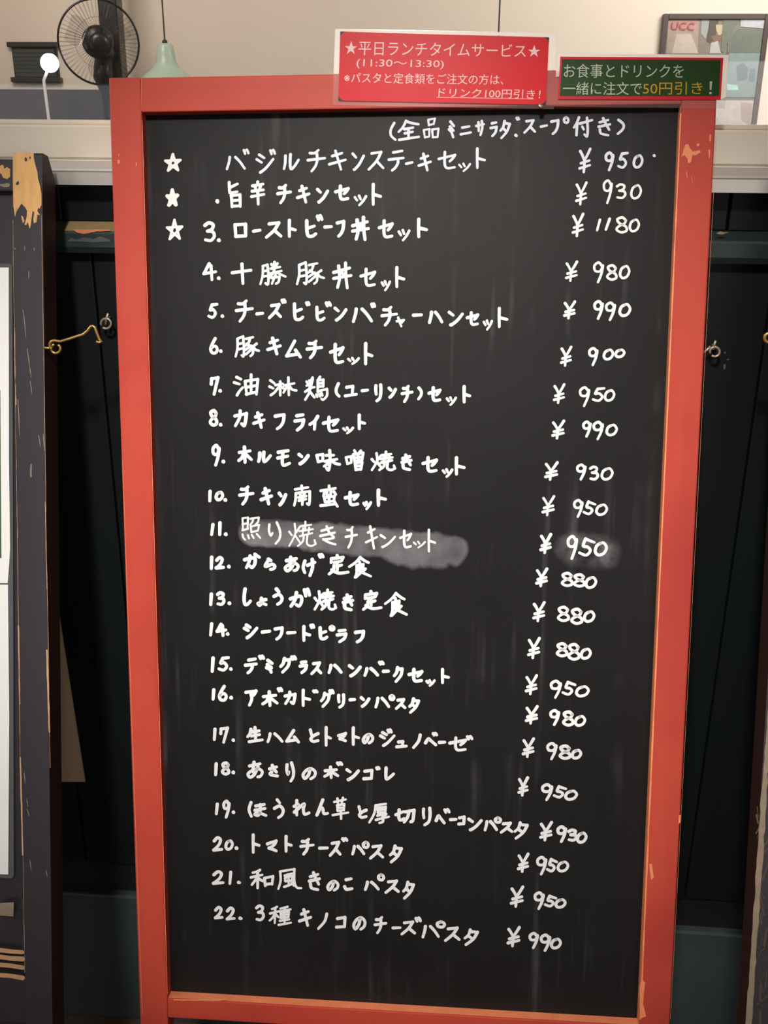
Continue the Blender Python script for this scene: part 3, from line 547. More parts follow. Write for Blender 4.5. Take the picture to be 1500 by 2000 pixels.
# ------------------------------------------------------------------ the red framed chalkboard
board = empty('menu_chalkboard', BP.mw)
setp(board, 'black chalkboard in red wooden frame with white handwritten Japanese menu and prices', 'chalkboard')
OW, IW, TO, TI, BI, BO, TH = .2977, .2650, .5170, .4836, -.4836, -.5076, .0240
def foot(x):                                 # length down to the floor along the leaning stile
    p = BP.o+BP.e1*x; return -(p.z-.0)/BP.e2.z
for s in (-1, 1):
    zf = foot(s*(OW+IW)/2)+.004
    mb = MB().box(min(s*IW, s*OW), max(s*IW, s*OW), 0, TH, zf, TO, .0016)
    st = mb.obj('stile', M_REDV, board)
MB().box(-IW, IW, .0004, TH, TI, TO-.0004, .0012).obj('top_rail', M_REDH, board)
MB().box(-IW, IW, .0004, TH, BO, BI, .0012).obj('bottom_rail', M_REDH, board)
# board panel with eraser smears
t = NT('black_chalkboard_paint')
sx = t.n('ShaderNodeSeparateXYZ'); t.l(t.coord(), sx.inputs[0]); X, Z = sx.outputs[0], sx.outputs[2]
DP = .0140
def seg_mask(a, b, r, soft, amp):
    A = BP.loc(a, DP); B = BP.loc(b, DP); dx, dz = B.x-A.x, B.z-A.z; L2 = dx*dx+dz*dz
    nz1 = t.math('MULTIPLY', t.math('SUBTRACT', t.noise(38, 3, .6), .5), amp)
    px = t.math('SUBTRACT', X, A.x); pz = t.math('SUBTRACT', t.math('ADD', Z, nz1), A.z)
    u = t.math('DIVIDE', t.math('ADD', t.math('MULTIPLY', px, dx), t.math('MULTIPLY', pz, dz)), L2, True)
    qx = t.math('SUBTRACT', px, t.math('MULTIPLY', u, dx)); qz = t.math('SUBTRACT', pz, t.math('MULTIPLY', u, dz))
    d = t.math('SQRT', t.math('ADD', t.math('MULTIPLY', qx, qx), t.math('MULTIPLY', qz, qz)))
    return t.math('DIVIDE', t.math('SUBTRACT', r, d), soft, True)
m1 = seg_mask((492, 1040), (640, 1046), .0158, .004, .010)
m2 = seg_mask((600, 1048), (885, 1074), .0172, .004, .012)
mB = seg_mask((770, 1068), (850, 1080), .0205, .005, .014)
mA = t.math('MAXIMUM', t.math('MAXIMUM', m1, mB), m2)
m3 = seg_mask((1118, 1072), (1178, 1080), .0205, .012, .016)
cl = t.noise(24, 4, .6)
sm = t.math('MULTIPLY', mA, t.math('ADD', t.math('MULTIPLY', t.ramp(cl, .3, .72), .20), .11))
s3 = t.math('MULTIPLY', m3, t.math('MULTIPLY', t.ramp(t.noise(50, 4), .3, .7), .22))
st1 = t.ramp(t.noise(70, 2, .5, (1, 1, .045)), .56, .84)
patch = t.ramp(t.noise(11, 3, .6, (1, 1, .8)), .45, .72)
dx0 = t.math('SUBTRACT', 1, t.math('ABSOLUTE', t.math('MULTIPLY', X, 5.2)), True)
str_ = t.math('MULTIPLY', t.math('MULTIPLY', st1, patch), .12)
dust = t.math('MULTIPLY', t.noise(6, 5, .6), .016)
fac = t.math('ADD', t.math('MAXIMUM', sm, s3), t.math('ADD', str_, dust), True)
col = t.mix(fac, lin((15, 14, 14)), lin((200, 200, 205)))
t.bump(t.noise(400, 3), .08, .0003)
M_BOARD = t.fin(col, .5, .2)
MB().box(-IW, IW, DP, DP+.006, BI, TI).obj('board_panel', M_BOARD, board)
# bright strips paint the light caught on bottom rail top and right stile
MB().box(-IW+.0005, IW-.0005, .0022, .0137, BI+.0001, BI+.0004).obj('worn_and_lit_edge', M_REDLIT, board)
MB().box(IW-.0004, IW-.0001, .0022, .0137, BI+.001, TI-.001).obj('worn_and_lit_edge', M_REDLIT, board)
MATS = {'W': M_CHALK, 'T': M_CHALKT, 'G': M_CHALKG}
for L in LINES:
    parts = L.split('|'); nm, wd, mk = parts[0].split(); wd = float(wd); st = []
    for i in range(1, len(parts), 2):
        ox, oy, sc = T[parts[i]]
        for g in parts[i+1].split(';'):
            k, *bb = g.split(); bb = [float(b)/sc for b in bb]
            bb = (bb[0]+ox, bb[1]+oy, bb[2]+ox, bb[3]+oy)
            st += glyph(k, bb, wd+(.8 if k == '.' else 0))
    strokes_mesh(st, BP, DP-.0003, MATS[mk], nm, board)
def edge(xa, ya, xb, yb, wd, dep=-.00025):  # ragged bright line painting a highlight along a red frame edge
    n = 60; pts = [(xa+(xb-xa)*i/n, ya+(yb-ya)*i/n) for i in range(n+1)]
    strokes_mesh([(pts, [wd*random.uniform(.6, 1.25) for _ in pts])], BP, dep, M_REDLIT, 'worn_and_lit_edge', board)
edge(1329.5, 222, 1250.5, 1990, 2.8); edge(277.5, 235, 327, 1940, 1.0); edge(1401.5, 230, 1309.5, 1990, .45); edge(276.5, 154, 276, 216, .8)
# chips in the red paint
chips = [[(1338, 283), (1344, 281), (1347, 289), (1353, 296), (1367, 293), (1369, 297), (1360, 303), (1352, 303), (1350, 316), (1344, 319), (1343, 310), (1337, 303), (1331, 306)],
         [(1361, 280), (1366, 280), (1366, 285), (1361, 286)], [(1386, 262), (1389, 263), (1388, 278), (1385, 274)],
         [(1383, 292), (1387, 292), (1387, 302), (1385, 311), (1384, 300)], [(1340, 336), (1342, 336), (1343, 348), (1341, 346)],
         [(1350, 345), (1351, 345), (1353, 358), (1352, 358)], [(231, 300), (233, 300), (233, 305), (231, 305)],
         [(230, 312), (234, 312), (234, 319), (230, 321)], [(265, 317), (267, 317), (267, 324), (265, 324)],
         [(1268, 1688), (1273, 1687), (1277, 1714), (1272, 1719)], [(1254, 1912), (1260, 1920), (1256, 1960), (1262, 1985), (1250, 1990), (1249, 1930)],
         [(1326, 1592), (1330, 1592), (1329, 1606), (1325, 1610)]]
for i, c in enumerate(chips):
    V = [BP.loc(p, -.0002) for p in jag(c, 2, .5)]
    obj('paint_chip', V, [tuple(range(len(V)))], M_CHIP if i != 10 else M_REDLIT, board)
V = [BP.loc(p, -.00015) for p in jag([(338, 1951), (435, 1951), (445, 1953), (430, 1955), (380, 1955), (338, 1954)], 4, .7)]
obj('paint_chip', V, [tuple(range(len(V)))], M_CHIP, board)
strokes_mesh([([(211.5+x, y) for x, y in ((66*(y-152)/1848+1.2, y) for y in range(900, 2000, 40))], .8)], BP, -.0002, M_CHIP, 'worn_and_lit_edge', board)
# ------------------------------------------------------------------ laminated signs clipped to the top rail
def quad(plane, pts, dep, m, name, parent, th=.0002):
    V = [plane.loc(p, dep) for p in pts]+[plane.loc(p, dep)+Vector((0, th, 0)) for p in pts]; n = len(pts)
    F = [tuple(range(n))[::-1], tuple(range(n, 2*n))]+[(i, (i+1) % n, (i+1) % n+n, i+n) for i in range(n)]
    return obj(name, V, F, m, parent)
def rquad(c, r, n=5):                        # corners tl,tr,br,bl -> rounded outline
    out = []; N = 4
    for i in range(4):
        p = Vector(c[i]); a = (Vector(c[i-1])-p).normalized(); b = (Vector(c[(i+1) % 4])-p).normalized()
        for k in range(n+1):
            an = pi/2*k/n
            out.append(tuple(p+a*r*(1-sin(an))+b*r*(1-cos(an))))
    return out
def text(body, q, plane, dep, m, parent, name='lettering'):
    cu = bpy.data.curves.new('t', 'FONT'); cu.body = body; cu.size = 1; cu.resolution_u = 3; cu.offset = 0
    to = bpy.data.objects.new('t', cu); COL.objects.link(to); bpy.context.view_layer.update()
    me = to.evaluated_get(bpy.context.evaluated_depsgraph_get()).to_mesh()
    vs = [v.co.copy() for v in me.vertices]; fs = [tuple(p.vertices) for p in me.polygons]
    bpy.data.objects.remove(to); bpy.data.curves.remove(cu)
    xs = [v.x for v in vs]; ys = [v.y for v in vs]; x0, x1, y0, y1 = min(xs), max(xs), min(ys), max(ys)
    tl, tr, br, bl = [Vector(p) for p in q]; V = []
    for v in vs:
        u = (v.x-x0)/(x1-x0); w_ = (y1-v.y)/(y1-y0)
        V.append(plane.loc((tl*(1-u)+tr*u)*(1-w_)+(bl*(1-u)+br*u)*w_, dep))
    return obj(name, V, fs, m, parent)
s1 = lambda *a: [(640+a[i]/3.261, 40+a[i+1]/3.261) for i in range(0, len(a), 2)]
s2 = lambda *a: [(1080+a[i]/4.2857, 90+a[i+1]/4.2857) for i in range(0, len(a), 2)]
sg = empty('red_laminated_sign', BP.mw)
setp(sg, 'red laminated sign with white Japanese lettering and stars, left on the board top', 'sign')
dA = -.0012
quad(BP, [(654, 56), (1087, 64), (1082, 213), (650, 205)], dA, M_LAM, 'laminate', sg, .0004)
quad(BP, [(655, 57), (1086, 65), (1084.6, 136), (1072, 136), (1073, 72), (664.5, 61), (662, 144), (651.5, 144)], dA-.00012, M_SWHITE, 'backlit_margin', sg, .0001)  # white strip paints the backlit clear film above the frame
quad(BP, [(664.5, 61.5), (1072.5, 73), (1066, 204.5), (660.5, 196.5)], dA-.0002, M_SDG, 'paper_backing', sg, .0001)
quad(BP, rquad([(664.5, 61.5), (1072.5, 73), (1066, 204.5), (660.5, 196.5)], 13), dA-.0004, M_SRED, 'red_print', sg, .0001)
dT = dA-.0006
text('★平日ランチタイムサービス★', s1(112, 128, 1355, 155, 1352, 238, 108, 220), BP, dT, M_TWHITE, sg)
text('(11:30～13:30)', s1(185, 245, 742, 255, 738, 312, 182, 306), BP, dT, M_TWHITE, sg)
text('※パスタと定食類をご注文の方は、', s1(106, 330, 1122, 345, 1118, 410, 104, 398), BP, dT, M_TWHITE, sg)
text('ドリンク100円引き！', s1(708, 428, 1358, 442, 1352, 500, 704, 488), BP, dT, M_TWHITE, sg)
strokes_mesh([(s1(695, 489, 1000, 494, 1310, 501), 1.0)], BP, dT, M_TWHITE, 'underline', sg)
cl_ = empty('metal_clip'); cpt = BP.mw @ BP.loc((1056, 206), dA-.0012); cl_.location = cpt
setp(cl_, 'tiny shiny metal clip at the lower right corner of the red sign', 'clip')
MB().lathe([(0, -.0006), (.0022, -.0004), (.0026, .0002), (.0024, .0008), (0, .0009)], (0, 0, 0), 16, (.4, -1, .6)).obj('clip_head', M_CLIP, cl_, True)
sg2 = empty('green_laminated_sign', BP.mw)
setp(sg2, 'green laminated sign with red border, pale and yellow Japanese lettering, at right on board top', 'sign')
quad(BP, [(1087, 103), (1424, 107), (1416, 212), (1082, 208)], dA+.0005, M_LAM, 'laminate', sg2, .0004)
quad(BP, [(1088, 104), (1423.5, 107.5), (1418, 190), (1407, 194), (1412.5, 113), (1094.5, 110.5), (1092, 150), (1085.5, 150)], dA+.0003, M_SWHITE, 'backlit_margin', sg2, .0001)
quad(BP, [(1094.5, 110.5), (1412.8, 113), (1407.5, 195), (1089.5, 194)], dA, M_SREDB, 'red_border', sg2, .0001)
quad(BP, [(1098, 115.5), (1407.5, 117.5), (1404.5, 187.5), (1093.5, 187.5)], dA-.0002, M_SGREEN, 'green_print', sg2, .0001)
text('お食事とドリンクを', s2(92, 148, 1098, 152, 1092, 268, 90, 265), BP, dA-.0004, M_TGREY, sg2)
text('一緒に注文で', s2(85, 300, 745, 300, 742, 410, 83, 407), BP, dA-.0004, M_TGREY, sg2)
text('50円引き', s2(755, 300, 1252, 298, 1250, 405, 752, 407), BP, dA-.0004, M_TYEL, sg2)
text('！', s2(1310, 295, 1335, 295, 1330, 403, 1306, 403), BP, dA-.0004, M_TGREY, sg2)
# ------------------------------------------------------------------ worn black easel boards at the sides
def easel(name, label, x0, x1, ytop, ztop, ybot, zbot, side):
    """leaning black board with two stiles; x0..x1 outer width; the front plane passes through the two (y,z) given (z from eye level)"""
    e2 = Vector((0, ytop-ybot, ztop-zbot)).normalized()
    pl = Plane(Vector((0, ytop, Zr(ztop))), (1, 0, 0), e2)
    root = empty(name, pl.mw); setp(root, label, 'sign board')
    zf = -(Zr(ztop))/e2.z
    W, D = .030, .033
    for a, b in ((x0, x0+W), (x1-W, x1)):
        mb = MB(); ch = .007
        prof = [(0, zf+.004), (0, -ch*.3), (ch*.3, 0), (D*.45, 0), (D, -.022), (D, zf+.012)]
        mb.prism(prof, a, b); st_ = mb.obj('stile', [M_BLACKW, M_BROWNSIDE], root)
        for p in st_.data.polygons:
            if abs(p.normal.x) > .9: p.material_index = 1
    MB().box(x0+W, x1-W, .010, .030, -.036, -.004, .002).obj('top_rail', M_BLACKW, root)
    MB().box(x0+W, x1-W, .018, .026, zf*.72, -.036).obj('back_panel', M_BLACKW, root)
    MB().box(x0+W, x1-W, .010, .030, zf*.745, zf*.70, .002).obj('bottom_rail', M_BLACKW, root)
    return pl, root
LP_, left = easel('black_sign_board', 'worn black wooden sign board at left with bare wood at its post top', -.93, -.426, 1.050, -.042, .812, -.941, 1)
def lmesh(pts_list, dep, m, name, parent=None, plane=None):
    for pts in pts_list:
        V = [(plane or LP_).loc(p, dep) for p in pts]
        obj(name, V, [tuple(range(len(V)))], m, parent or left)
# bare wood at the post top, with the ragged edge of the remaining paint
lmesh([[(25, 299), (66, 298), (66, 308), (69, 322), (73, 336), (74, 348), (78, 362), (81, 380), (81, 400), (77, 408), (75, 405), (73, 412), (78, 420), (73, 419),
        (71, 434), (66, 436), (65, 428), (67, 415), (64, 412), (62, 424), (60, 440), (58, 447), (54, 433), (51, 440), (48, 438), (52, 424), (53, 412), (49, 405), (44, 400),
        (42, 397), (38, 404), (34, 410), (31, 416), (29, 424), (28, 412), (26, 402), (25.5, 380), (25, 350)]], -.0003, M_BARE, 'bare_wood_patch')
lmesh([[(41, 421), (45, 423), (48, 432), (45, 436), (43, 430)], [(30, 407), (32, 404), (33, 408), (31, 414)]], -.0003, M_BAREL, 'bare_wood_patch')
lmesh([[(49, 307), (52, 308), (53, 313), (50, 316), (48, 312)], [(58, 305), (60, 306), (59, 311), (57, 309)], [(31, 357), (36, 353), (37, 360), (31, 361)]], -.0006, M_BLACKW, 'paint_remnant')
S_ = []
def ed(x_a, y_a, x_b, y_b, n, w0, w1):
    pts = []; ws = []
    for i in range(n+1):
        t_ = i/n; pts.append((x_a+(x_b-x_a)*t_+random.uniform(-.25, .25), y_a+(y_b-y_a)*t_)); ws.append(random.uniform(w0, w1))
    S_.append((pts, ws))
ed(25, 430, 33.2, 1000, 30, .3, .9); ed(33.2, 1000, 39.5, 1510, 24, .3, 1.0); ed(39.5, 1480, 44.5, 1670, 10, 2.2, 3.2)
ed(36, 1222, 38.5, 1375, 10, 1.2, 3.4); ed(81, 420, 90, 1000, 30, .3, .8); ed(88, 980, 92, 1150, 8, .8, 1.4); ed(91.5, 1270, 96.5, 1430, 10, 1.8, 4.0)
ed(92, 1130, 98, 1500, 14, .4, .9); ed(28.5, 640, 29.5, 740, 6, .8, 1.8); ed(30, 750, 31, 790, 4, 1, 2.6); ed(45.5, 1670, 48, 1900, 12, .3, .9)
for q_ in S_: strokes_mesh([q_], LP_, -.0003, M_BAREL, 'worn_and_lit_edge', left)
sc = [((56, 530), (56, 545)), ((45, 605), (51, 660)), ((53, 680), (58, 720)), ((57, 712), (61, 738)), ((59, 745), (62, 770)), ((48, 480), (48, 489)), ((75, 850), (79, 872)),
      ((61, 906), (60, 932)), ((35, 780), (38, 850)), ((84, 848), (87, 880)), ((53, 1580), (57, 1595)), ((54, 1575), (52, 1560)), ((90, 1700), (92, 1712)), ((58, 1680), (61, 1700)), ((47, 1510), (49, 1530)), ((28, 484), (31, 488)), ((66, 484), (67, 490))]
S_ = []
for a, b in sc: S_.append(([a, ((a[0]+b[0])/2+.4, (a[1]+b[1])/2), b], [1.0, 1.5, .6]))
for q_ in [([(61, 907), (60.3, 920), (60.5, 931)], [2.4, 3.4, 3.0])]+S_: strokes_mesh([q_], LP_, -.0003, M_SCUFF, 'scratch', left)
S_ = []
for i, y in enumerate((1857, 1870, 1887, 1907)):
    S_.append(([(-20, y-4), (20, y+random.uniform(-2, 2)), (44, y+3)], [9, random.uniform(7, 11), random.uniform(4, 10)]))
for q_ in S_: strokes_mesh([q_], LP_, .0095, M_BAREL, 'splintered_wood', left)
lmesh([jag([(0, 324), (6, 322), (8, 330), (14, 326), (20, 330), (20, 345), (14, 350), (6, 347), (3, 340), (0, 338)], 2, .8)], .0096, M_BARE, 'bare_wood_patch')
lmesh([jag([(0, 360), (8, 359), (14, 357), (20, 360), (18, 365), (8, 366), (0, 363)], 2, .5), [(0, 1764), (27, 1762), (26, 1790), (0, 1788)]], .0095, M_SCUFF, 'bare_wood_patch')
# poster holder inside the left board
ph = empty('poster_holder', LP_.mw); setp(ph, 'grey edged poster holder with white sheets inside the left black board', 'poster')
quad(LP_, rquad([(-280, 514), (24, 515), (27, 1716), (-280, 1700)], 8), .0150, M_GREYF, 'holder_edge', ph, .0028)
quad(LP_, [(-270, 523), (17, 522.5), (17.5, 900), (19.5, 1070), (18, 1100), (15, 1139), (-270, 1136)], .0146, M_PAPER, 'paper_sheet', ph, .0003)
quad(LP_, [(-270, 1139), (15.5, 1142), (18, 1400), (16, 1708), (-270, 1696)], .0144, M_PAPER, 'paper_sheet', ph, .0003)
M_PGREEN = simple('green_photo_print', (58, 92, 48), .5, var=.6, scale=50)
lmesh([[(-150, 760), (.5, 762), (2.5, 1090), (-150, 1085)]], .0144, M_PGREEN, 'photo_print', ph)
RP_, right = easel('black_sign_board', 'worn black wooden board edge at the far right with a long splintered edge', .306, .80, 1.037, -.05, .794, -.849, -1)
S_ = []
pts = []; ws = []
for i in range(60):
    t_ = i/59; y = 1100+900*t_; pts.append((1506-47*max(0, (y-1300)/700)+(1300-y)*.05*(y < 1300)+3.4+random.uniform(-.7, .7), y)); ws.append(max(.8, (3+9*min(1, (y-1100)/500))*random.uniform(.75, 1.15)))
strokes_mesh([(pts, ws)], RP_, -.0004, M_SCUFF, 'worn_and_lit_edge', right)
S_ = [([(1488+random.uniform(-12, 14), y), (1486+random.uniform(-12, 12), y+random.uniform(10, 40))], [random.uniform(1, 5)]*2) for y in range(1560, 1990, 16)]
M_FB = simple('faint_brown_wear', (84, 68, 54), .7, var=.4, scale=90)
for q_ in S_: strokes_mesh([q_], RP_, -.0003, M_FB, 'scratch', right)
# ------------------------------------------------------------------ hooks and eyes
def arc(cx, cy, r, a0, a1, n=14): return [(cx+r*cos(radians(a0+(a1-a0)*i/n)), cy+r*sin(radians(a0+(a1-a0)*i/n))) for i in range(n+1)]
def wire(name, label, cat, y, paths, m, shank=None):
    pl = wall_plane(y); root = empty(name, Matrix.Translation(pl.mw @ pl.loc(paths[0][1][0], 0))); setp(root, label, cat)
    for nm, px, r in paths:
        pts = [pl.mw @ pl.loc(p, (p[2] if len(p) > 2 else 0)) - root.location for p in px]
        MB().tube(pts, r, 8).obj(nm, m, root, True)
    if shank:
        a, b, r = shank; MB().tube([Vector(a)-root.location, Vector(b)-root.location], r, 8).obj('screw_shank', m, root, True)
    return root
pl = wall_plane(1.0); c = pl.mw @ pl.loc((107, 680), 0)
wire('screw_eye', 'brass screw eye in the side of the left black post, holding the hook', 'screw eye', 1.0,
     [('ring', arc(109, 681, 9, -60, 250), .0014)], M_BRASS, ((-.4262, c.y, c.z), (c.x-.004 if c.x-.004 > -.426 else c.x, c.y, c.z), .0013))
wire('hook_latch', 'long brass hook reaching from the left black post towards the red frame', 'hook', .998,
     [('hook_rod', arc(106, 674, 9, 120, 275, 10)+[(118, 667), (135, 662), (150, 657), (163, 653), (171, 646), (177, 638), (181, 636.5), (185, 639), (189, 650), (194, 663), (198, 667), (194, 669), (188, 667)], .00145)], M_BRASS)
def wall_eye(label, cx, cy, r, pins, m, tubes=.0014):
    y = 1.098; p = wall_plane(y); c = p.mw @ p.loc((cx, cy), 0)
    return wire('screw_eye', label, 'screw eye', y, [('ring', arc(cx, cy, r, -200, 130), tubes)]+[('pin', q, tubes) for q in pins], m,
                ((c.x, 1.1155, c.z+.004), (c.x, y, c.z+.0042), .0014))
wall_eye('steel screw eye on the dark wall close to the left edge of the red frame', 207, 632, 10, [[(206, 634), (208, 622), (211, 612)]], M_STEEL)
wall_eye('rusty screw eye on the dark wall close to the right edge of the red frame', 1396, 687, 9.5, [[(1393, 683), (1395, 673), (1398, 665)], [(1370, 692), (1380, 684), (1388, 676)]], M_STEEL)
yb = 1.037+(-.221+.05)*(.243/.799); p = wall_plane(yb+.012); c = p.mw @ p.loc((1503, 660), 0)
wire('screw_eye', 'pale brass screw eye at the right picture edge beside the right black board', 'screw eye', yb+.012,
     [('ring', arc(1502, 660, 9, 0, 330), .0017)], M_BRASS, ((c.x, c.y, c.z), (.3062, c.y, c.z), .0013))
# ------------------------------------------------------------------ room beyond the glass
FW = wall_plane(4.6)
def fz(p, y): q = wall_plane(y); return q.mw @ q.loc(p, 0)
# fan on a dark pole
pa = fz((211, 0), 4.35); pxm = pa.x
pole = MB().box(pxm-.038, pxm+.038, 4.33, 4.41, 0, 2.5, .006).obj('dark_pole', M_BLACK)
setp(pole, 'black square pole behind the round wall fan beyond the glass', 'pole')
fc = fz((193, 83), 4.18); fan = empty('wall_fan', Matrix.Translation(fc)); setp(fan, 'round black caged fan mounted on the dark pole beyond the glass', 'fan')
R = .149; ax = Vector((.42, -1, -.10)).normalized(); q = ax.to_track_quat('Z', 'Y')
def circ(r, z, n=40): return [q @ Vector((r*cos(2*pi*k/n), r*sin(2*pi*k/n), z)) for k in range(n)]
MB().tube(circ(R, 0, 48), .0042, 8, True).obj('cage_ring', M_BLACK, fan, True)
mb = MB()
for k in range(56):
    a = 2*pi*k/56
    for sgn in (1, -1):
        mb.tube([q @ Vector((R*f*cos(a), R*f*sin(a), sgn*zz)) for f, zz in ((1, 0), (.92, .022), (.6, .036), (.25, .042))], .00055, 3)
mb.tube(circ(R*.6, .036), .0006, 3, True); mb.tube(circ(R*.25, .042), .0009, 3, True)
mb.obj('cage_wires', M_BLACK, fan)['kind'] = 'stuff'
MB().lathe([(0, .050), (.020, .049), (.036, .043), (.038, .038), (0, .037)], (0, 0, 0), 32, ax).obj('cage_badge', M_BLACK, fan, True)
MB().lathe([(0, -.10), (.035, -.10), (.055, -.085), (.060, -.05), (.050, -.035), (0, -.034)], (0, 0, 0), 32, ax).obj('motor_housing', M_BLACK, fan, True)
MB().lathe([(0, .022), (.026, .020), (.030, .0), (.030, -.02), (0, -.022)], (0, 0, 0), 24, ax).obj('blade_hub', M_BLACK, fan, True)
for b in range(3):
    v = []; n = 8
    for i in range(n+1):
        r_ = .028+(.128-.028)*i/n; wa = .32+.5*sin(pi*min(1, (i/n)*.8+.1))
        for s_ in (-1, 1):
            a = 2*pi*b/3+.6+s_*wa*.75; v.append(q @ Vector((r_*cos(a), r_*sin(a), .012*s_)))
    f = [(2*i, 2*i+1, 2*i+3, 2*i+2) for i in range(n)]
    bo = obj('blade', v, f, glass_mat('smoky_fan_blade', (.90, .89, .89), .5) if b == 0 else bm_, fan)
    if b == 0: bm_ = bo.data.materials[0]
    sol = bo.modifiers.new('thickness', 'SOLIDIFY'); sol.thickness = .002
pz = Vector((pxm, 4.33, fc.z-.04))-fc
MB().tube([(0, .06, 0), (pz.x*.5, .11, -.03), (pz.x, pz.y, -.04)], .022, 12).obj('bracket', M_BLACK, fan, True)
MB().tube([(pz.x-.02, pz.y-.02, -.02), (pz.x-.028, pz.y-.03, -.12), (pz.x-.02, pz.y-.015, -.20)], [.034, .040, .018], 12).obj('control_box', M_BLACK, fan, True)
# pendants
def pendant(px, label):
    top = fz((px, 84), 4.0); root = empty('pendant_lamp', Matrix.Translation(top)); setp(root, label, 'lamp', None)
    MB().tube([(0, 0, 2.5-top.z), (0, 0, .0)], .0028, 8).obj('cord', M_CORD, root)
    MB().lathe([(.004, .012), (.009, .008), (.010, 0), (0, 0)], (0, 0, 0), 16).obj('cord_grip', M_CORD, root, True)
    pr = [(0, -.0005), (.022, -.002), (.029, -.008), (.033, -.035), (.037, -.062), (.048, -.080), (.068, -.097), (.086, -.112), (.100, -.132), (.108, -.155), (.111, -.160),
          (.108, -.159), (.097, -.133), (.083, -.114), (.065, -.100), (.045, -.083), (.034, -.064), (.030, -.036), (.026, -.010), (0, -.006)]
    MB().lathe(pr, (0, 0, 0), 48).obj('lamp_shade', M_MINT, root, True)
    MB().lathe([(0, -.07), (.015, -.075), (.026, -.10), (.028, -.115), (.018, -.135), (0, -.142)], (0, 0, 0), 24).obj('bulb', M_PALE, root, True)
    return root
pendant(322, 'pale green bell shaped pendant lamp on a black cord behind the red frame')
pendant(973, 'pendant lamp whose thin black cord drops behind the red laminated sign')
# little blinded window in the far wall
cs = [fz(p, 4.58) for p in ((15, 86), (108, 86), (108, 156), (20, 156))]
wx0, wx1, wz1, wz0 = cs[0].x+.01, cs[1].x, cs[0].z, cs[2].z
w2 = empty('window_2'); w2['kind'] = 'structure'
MB().box(wx0-.01, wx1+.01, 4.565, 4.6, wz1-.012, wz1+.008, .003).obj('top_frame', M_DARKF, w2)
MB().box(wx0-.01, wx1+.01, 4.565, 4.6, wz0-.010, wz0+.010, .003).obj('bottom_frame', M_DARKF, w2)
MB().box(wx0, wx1, 4.59, 4.6, wz0+.01, wz1-.01).obj('pane', M_DARKF, w2)
for k in range(7):
    zz = wz0+.012+(wz1-wz0-.03)*k/7; MB().box(wx0+.008, wx1-.008, 4.578, 4.584, zz, zz+(wz1-wz0-.03)/7-.0015).obj('slat', M_DARKG, w2)
# glossy dark partition and a globe and stem added for a reflected glow and streak
pt = fz((198, 175), 4.3)
o = MB().box(-2.6, pt.x, 4.30, 4.42, 0, pt.z, .004).obj('partition', M_GLOSSB); setp(o, 'glossy dark low partition beyond the glass at left of the fan', 'partition')
gl = fz((97, 123), 4.1); lamp = empty('reflected_glow_stand_in', Matrix.Translation((gl.x, gl.y, 0))); setp(lamp, 'made-up glowing globe and pale stem for a reflected lamp glow before the dark partition', 'lamp')
MB().lathe([(0, gl.z+.032)]+[(.034*sin(pi*k/12), gl.z+.034*cos(pi*k/12)) for k in range(1, 12)]+[(0, gl.z-.034)], (0, 0, 0), 32).obj('added_globe', M_GLOW, lamp, True)
MB().tube([(-.012, 0, gl.z-.028), (-.030, 0, gl.z-.06), (-.026, 0, gl.z-.22), (-.02, 0, .02)], .006, 10).obj('added_stem', M_PALE, lamp, True)
MB().lathe([(0, .02), (.10, .018), (.11, .004), (.11, 0), (0, 0)], (0, 0, 0), 32).obj('base', M_PALE, lamp, True)
# framed poster
a = fz((1296, 27), 4.58); b = fz((1475, 250), 4.58)
x0, x1, z1, z0 = a.x, b.x+.002, a.z, b.z
pf = empty('framed_poster', Matrix.Translation((x0, 4.6, z0))); setp(pf, 'dark framed poster with red letters and photos on the far wall at right', 'poster')
W_, H_ = x1-x0, z1-z0; fw = .020
for (u0, u1, v0, v1) in ((0, fw, 0, H_), (W_-fw, W_, 0, H_)): MB().box(u0, u1, -.03, -.002, v0, v1, .002).obj('frame_side', M_PFRAME, pf)
MB().box(fw, W_-fw, -.03, -.002, H_-fw, H_, .002).obj('frame_top', M_PFRAME, pf); MB().box(fw, W_-fw, -.03, -.002, 0, fw*.6, .002).obj('frame_bottom', M_PFRAME, pf)
PICP = Plane((0, 4.582, Zr(0)), (1, 0, 0), (0, 0, 1)); mats = []; V = []; F = []; MI = []
def pm(c, sc_=60, var=.25): return simple('poster_print', c, .45, var=var, scale=sc_)
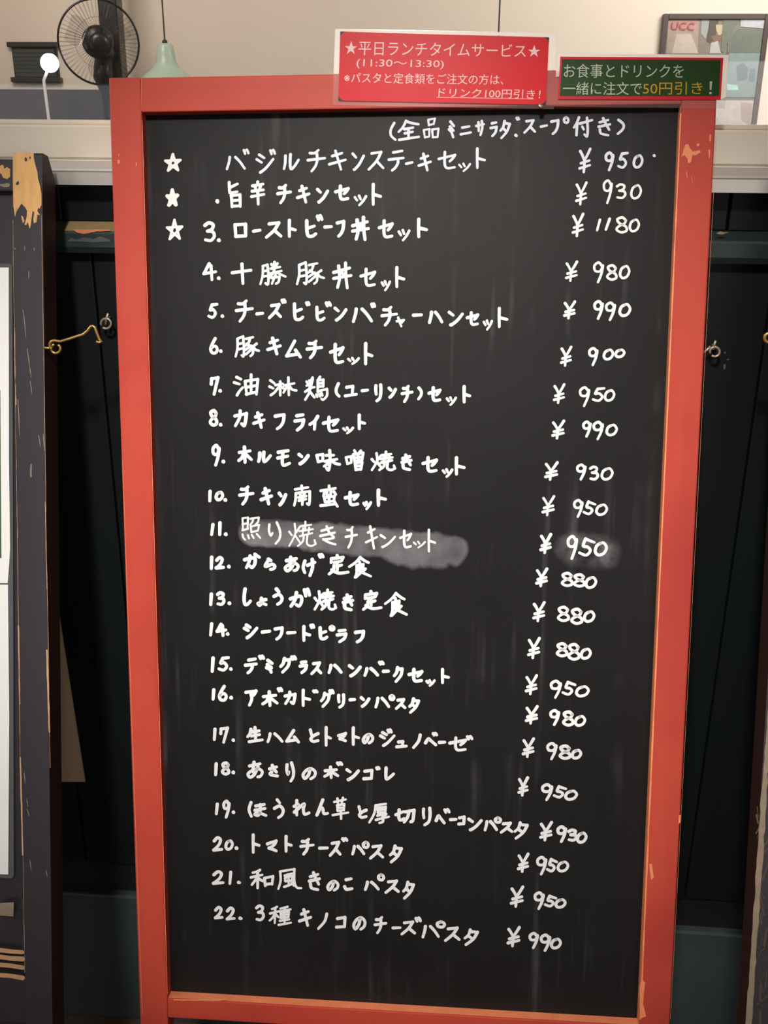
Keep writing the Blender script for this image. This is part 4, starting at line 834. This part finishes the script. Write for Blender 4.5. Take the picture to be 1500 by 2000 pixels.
patches = [([(1296, 25), (1510, 25), (1500, 262), (1280, 262)], (150, 140, 128)), ([(1306, 36), (1366, 36), (1362, 104), (1302, 104)], (188, 166, 152)),
           ([(1309, 38), (1362, 40), (1360, 62), (1307, 60)], (206, 160, 150)), ([(1322, 66), (1350, 66), (1364, 104), (1312, 104)], (216, 200, 186)),
           ([(1371, 36), (1388, 38), (1382, 62), (1378, 76), (1369, 66)], (176, 184, 178)), ([(1386, 36), (1404, 38), (1398, 70), (1388, 86), (1380, 80)], (96, 88, 78)),
           ([(1398, 48), (1412, 48), (1410, 66), (1404, 70), (1399, 60)], (214, 196, 156)), ([(1388, 70), (1408, 68), (1412, 78), (1396, 84)], (152, 112, 102)),
           ([(1388, 84), (1402, 80), (1408, 104), (1386, 104)], (206, 202, 192)), ([(1412, 38), (1444, 38), (1424, 74), (1414, 104), (1408, 100)], (128, 132, 116)),
           ([(1447, 38), (1497, 38), (1494, 56), (1446, 52)], (202, 204, 206)), ([(1443, 56), (1494, 58), (1488, 104), (1420, 104), (1422, 74)], (122, 130, 118)),
           ([(1424, 104), (1488, 104), (1476, 190), (1418, 190)], (150, 168, 164)), ([(1438, 130), (1452, 122), (1462, 134), (1458, 156), (1440, 158)], (120, 136, 142)),
           ([(1464, 134), (1476, 134), (1474, 160), (1462, 160)], (124, 140, 150)), ([(1420, 164), (1440, 166), (1443, 176), (1420, 176)], (190, 232, 218)),
           ([(1398, 196), (1472, 196), (1464, 262), (1396, 262)], (226, 216, 210)), ([(1446, 200), (1470, 202), (1464, 250), (1448, 236)], (206, 184, 180))]
for i, (pp, c) in enumerate(patches):
    pts = [PICP.loc(p, -.0003*i) for p in pp]
    pts = [Vector((min(max(p.x, x0+fw*.8), x1-fw*.8)-x0, p.y+4.582-4.6, min(max(p.z+Zr(0), z0+.008), z1-fw*.8)-z0)) for p in pts]
    n = len(V); V += pts; F.append(tuple(range(n, n+len(pts)))); MI.append(i); mats.append(pm(c))
po = obj('printed_picture', V, F, mats, pf)
for p_, mi in zip(po.data.polygons, MI): p_.material_index = mi
def ptext(body, q_, m, dep):
    o_ = text(body, q_, PICP, dep, m, pf, 'lettering')
    for v_ in o_.data.vertices: v_.co = v_.co+PICP.o-Vector((x0, 4.6, z0))
ptext('UCC', [(1313, 42), (1358, 44), (1356, 59), (1311, 57)], simple('faded_red_letters', (196, 96, 92), .5), -.008)
MB().box(fw*.7, W_-fw*.7, -.0285, -.0265, fw*.4, H_-fw*.7).obj('cover_glass', M_GLASS, pf)
